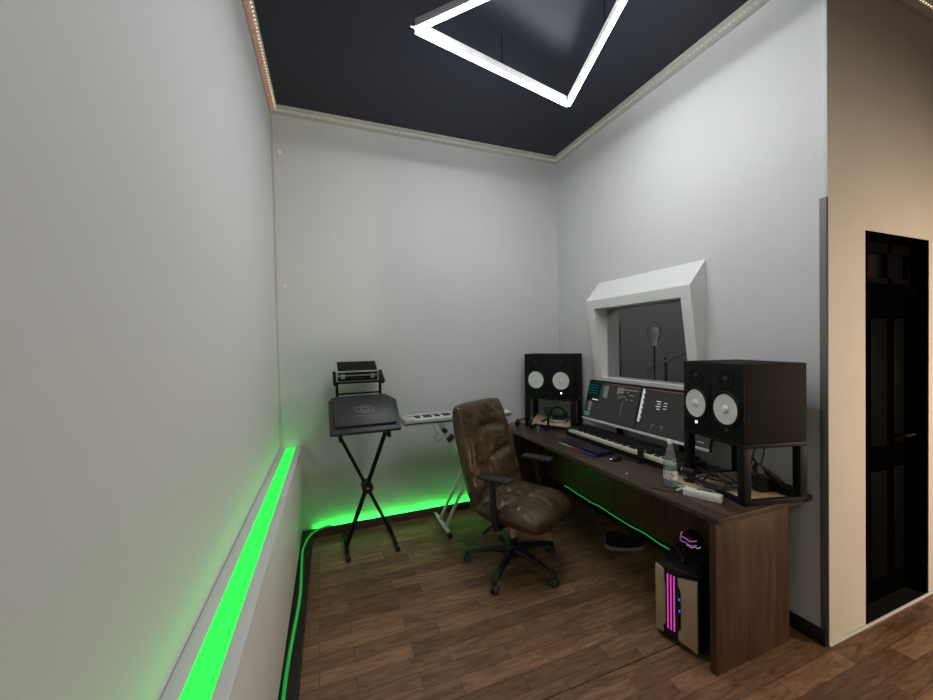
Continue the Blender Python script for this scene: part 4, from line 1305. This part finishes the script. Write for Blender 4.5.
# ------------------------------------------------------------------ white keyboard and its stand
kb = thing('electronic_keyboard', 'slim white keyboard with black keys on the white stand by the back wall', 'keyboard', (-1.30, -0.31, 0.945), R(0))
KL = 0.99
MB().bb(-KL / 2, KL / 2, -0.10, 0.11, 0, 0.038, 0.004).bb(-KL / 2, KL / 2, 0.045, 0.11, 0.03, 0.060, 0.006).bb(-KL / 2, -KL / 2 + 0.09, -0.10, 0.06, 0.03, 0.052, 0.004).build('body', M['silver'], kb)
wk = MB()
nk = 36
kw = (KL - 0.10) / nk
for k in range(nk):
    x0 = -KL / 2 + 0.092 + k * kw
    wk.bb(x0 + 0.0006, x0 + kw - 0.0006, -0.104, 0.044, 0.036, 0.050, 0.001, 1)
wk.build('white_keys', M['white_plastic'], kb)
for k in range(nk - 1):
    if k % 7 in (0, 1, 3, 4, 5):
        x0 = -KL / 2 + 0.092 + (k + 1) * kw
        MB().bb(x0 - 0.007, x0 + 0.007, -0.045, 0.044, 0.0502, 0.060, 0.001, 1).build('black_key', M['black_plastic'], kb)
MB().bb(-KL / 2 + 0.01, KL / 2 - 0.01, -0.1035, -0.101, 0.012, 0.022).build('front_groove', M['rubber'], kb)
for k in range(7):
    MB().cyl((-KL / 2 + 0.34 + k * 0.05, 0.08, 0.058), (-KL / 2 + 0.34 + k * 0.05, 0.08, 0.072), 0.009, seg=12).build('control_knob', M['white_plastic'], kb)
ws = thing('keyboard_stand', 'white metal X stand under the white keyboard, partly behind the chair', 'stand', (-1.30, -0.29, 0))
wo_ = Vector(ws.location)


def rw(p):
    return Vector(p) - wo_


for yy in (-0.38, -0.22):
    MB().bar(rw((-1.455, yy, 0.035)), rw((-0.985, yy, 0.925)), 0.022, 0.022, 0.002, (0, 1, 0)).build('cross_leg', M['white_metal'], ws)
for yy in (-0.355, -0.195):
    MB().bar(rw((-0.985, yy + 0.0, 0.035)), rw((-1.455, yy, 0.925)), 0.018, 0.018, 0.002, (0, 1, 0)).build('cross_leg', M['white_metal'], ws)
MB().cyl(rw((-1.22, -0.40, 0.48)), rw((-1.22, -0.18, 0.48)), 0.028, seg=18).build('pivot_disc', M['white_metal'], ws)
for x in (-1.455, -0.985):
    f_ = MB().bar(rw((x, -0.49, 0.026)), rw((x, -0.06, 0.026)), 0.028, 0.028, 0.002).build('foot_bar', M['white_metal'], ws)
    for y in (-0.495, -0.055):
        MB().cyl(rw((x, y - 0.02, 0.021)), rw((x, y + 0.02, 0.021)), 0.021, seg=14).build('end_cap', M['rubber'], f_)
for x in (-1.455, -0.985):
    MB().bar(rw((x, -0.40, 0.931)), rw((x, -0.19, 0.931)), 0.026, 0.026, 0.002).build('support_arm', M['white_metal'], ws)
MB().cyl(rw((-1.44, -0.345, 0.870)), rw((-1.44, -0.385, 0.870)), 0.020, seg=14).build('adjust_knob', M['rubber'], ws)
MB().box(rw((-1.39, -0.37, 0.80)), (0.07, 0.035, 0.045), 0.010, (0, R(-45), 0)).build('adjust_knob', M['rubber'], ws)
tag(MB().tube([(-1.53, -0.30, 0.935), (-1.52, -0.33, 0.88), (-1.49, -0.34, 0.84), (-1.53, -0.34, 0.82), (-1.50, -0.35, 0.78), (-1.46, -0.36, 0.80)], 0.0025, 6).build('hanging_cable', M['rubber']), 'thin dark cable dangling under the white keyboard', 'cable')

# ------------------------------------------------------------------ inside the booth
bmc = thing('booth_microphone', 'pale studio microphone seen through the dark booth glass', 'microphone', (0.50, -0.80, 0))
MB().lathe([(0.0, 1.56), (0.018, 1.56), (0.022, 1.60), (0.022, 1.63), (0.034, 1.65), (0.036, 1.70), (0.026, 1.73), (0, 1.735)], None, 22).build('capsule', mat('mic_satin', (0.75, 0.75, 0.75), 0.35), bmc)
MB().cyl((0, 0, 1.05), (0, 0, 1.56), 0.008, seg=10).build('stand_pole', M['black_metal'], bmc)
MB().tube([(0.09 * math.cos(a * PI / 12), 0, 1.69 + 0.09 * math.sin(a * PI / 12)) for a in range(0, 25)], 0.003, 6).build('pop_filter_ring', M['black_metal'], bmc)
for a in (0, 120, 240):
    MB().cyl((0, 0, 0.30), (0.22 * math.cos(R(a)), 0.22 * math.sin(R(a)), 0.008), 0.009, seg=8).build('tripod_leg', M['black_metal'], bmc)
MB().cyl((0, 0, 0.25), (0, 0, 1.1), 0.012, seg=10).build('lower_pole', M['black_metal'], bmc)
bst = thing('boom_stand', 'grey boom stand slanting behind the booth glass', 'microphone stand', (1.15, -0.36, 0))
MB().cyl((0, 0.26, 1.26), (0, -0.42, 1.56), 0.020, seg=12).build('boom_arm', mat('boom_grey', (0.42, 0.42, 0.42), 0.4), bst)
MB().cyl((0, 0, 0.0), (0, 0, 1.42), 0.015, seg=12).build('pole', M['black_metal'], bst)
MB().lathe([(0.16, 0), (0.16, 0.02), (0.03, 0.04), (0, 0.04)], None, 24).build('base', M['black_metal'], bst)
tag(MB().bb(0.65, 0.70, -0.17, -0.03, 0.002, 1.80, 0.004).build('acoustic_panel', mat('panel_dark', (0.010, 0.010, 0.011), 0.9)), 'dark upright acoustic panel inside the booth', 'panel')
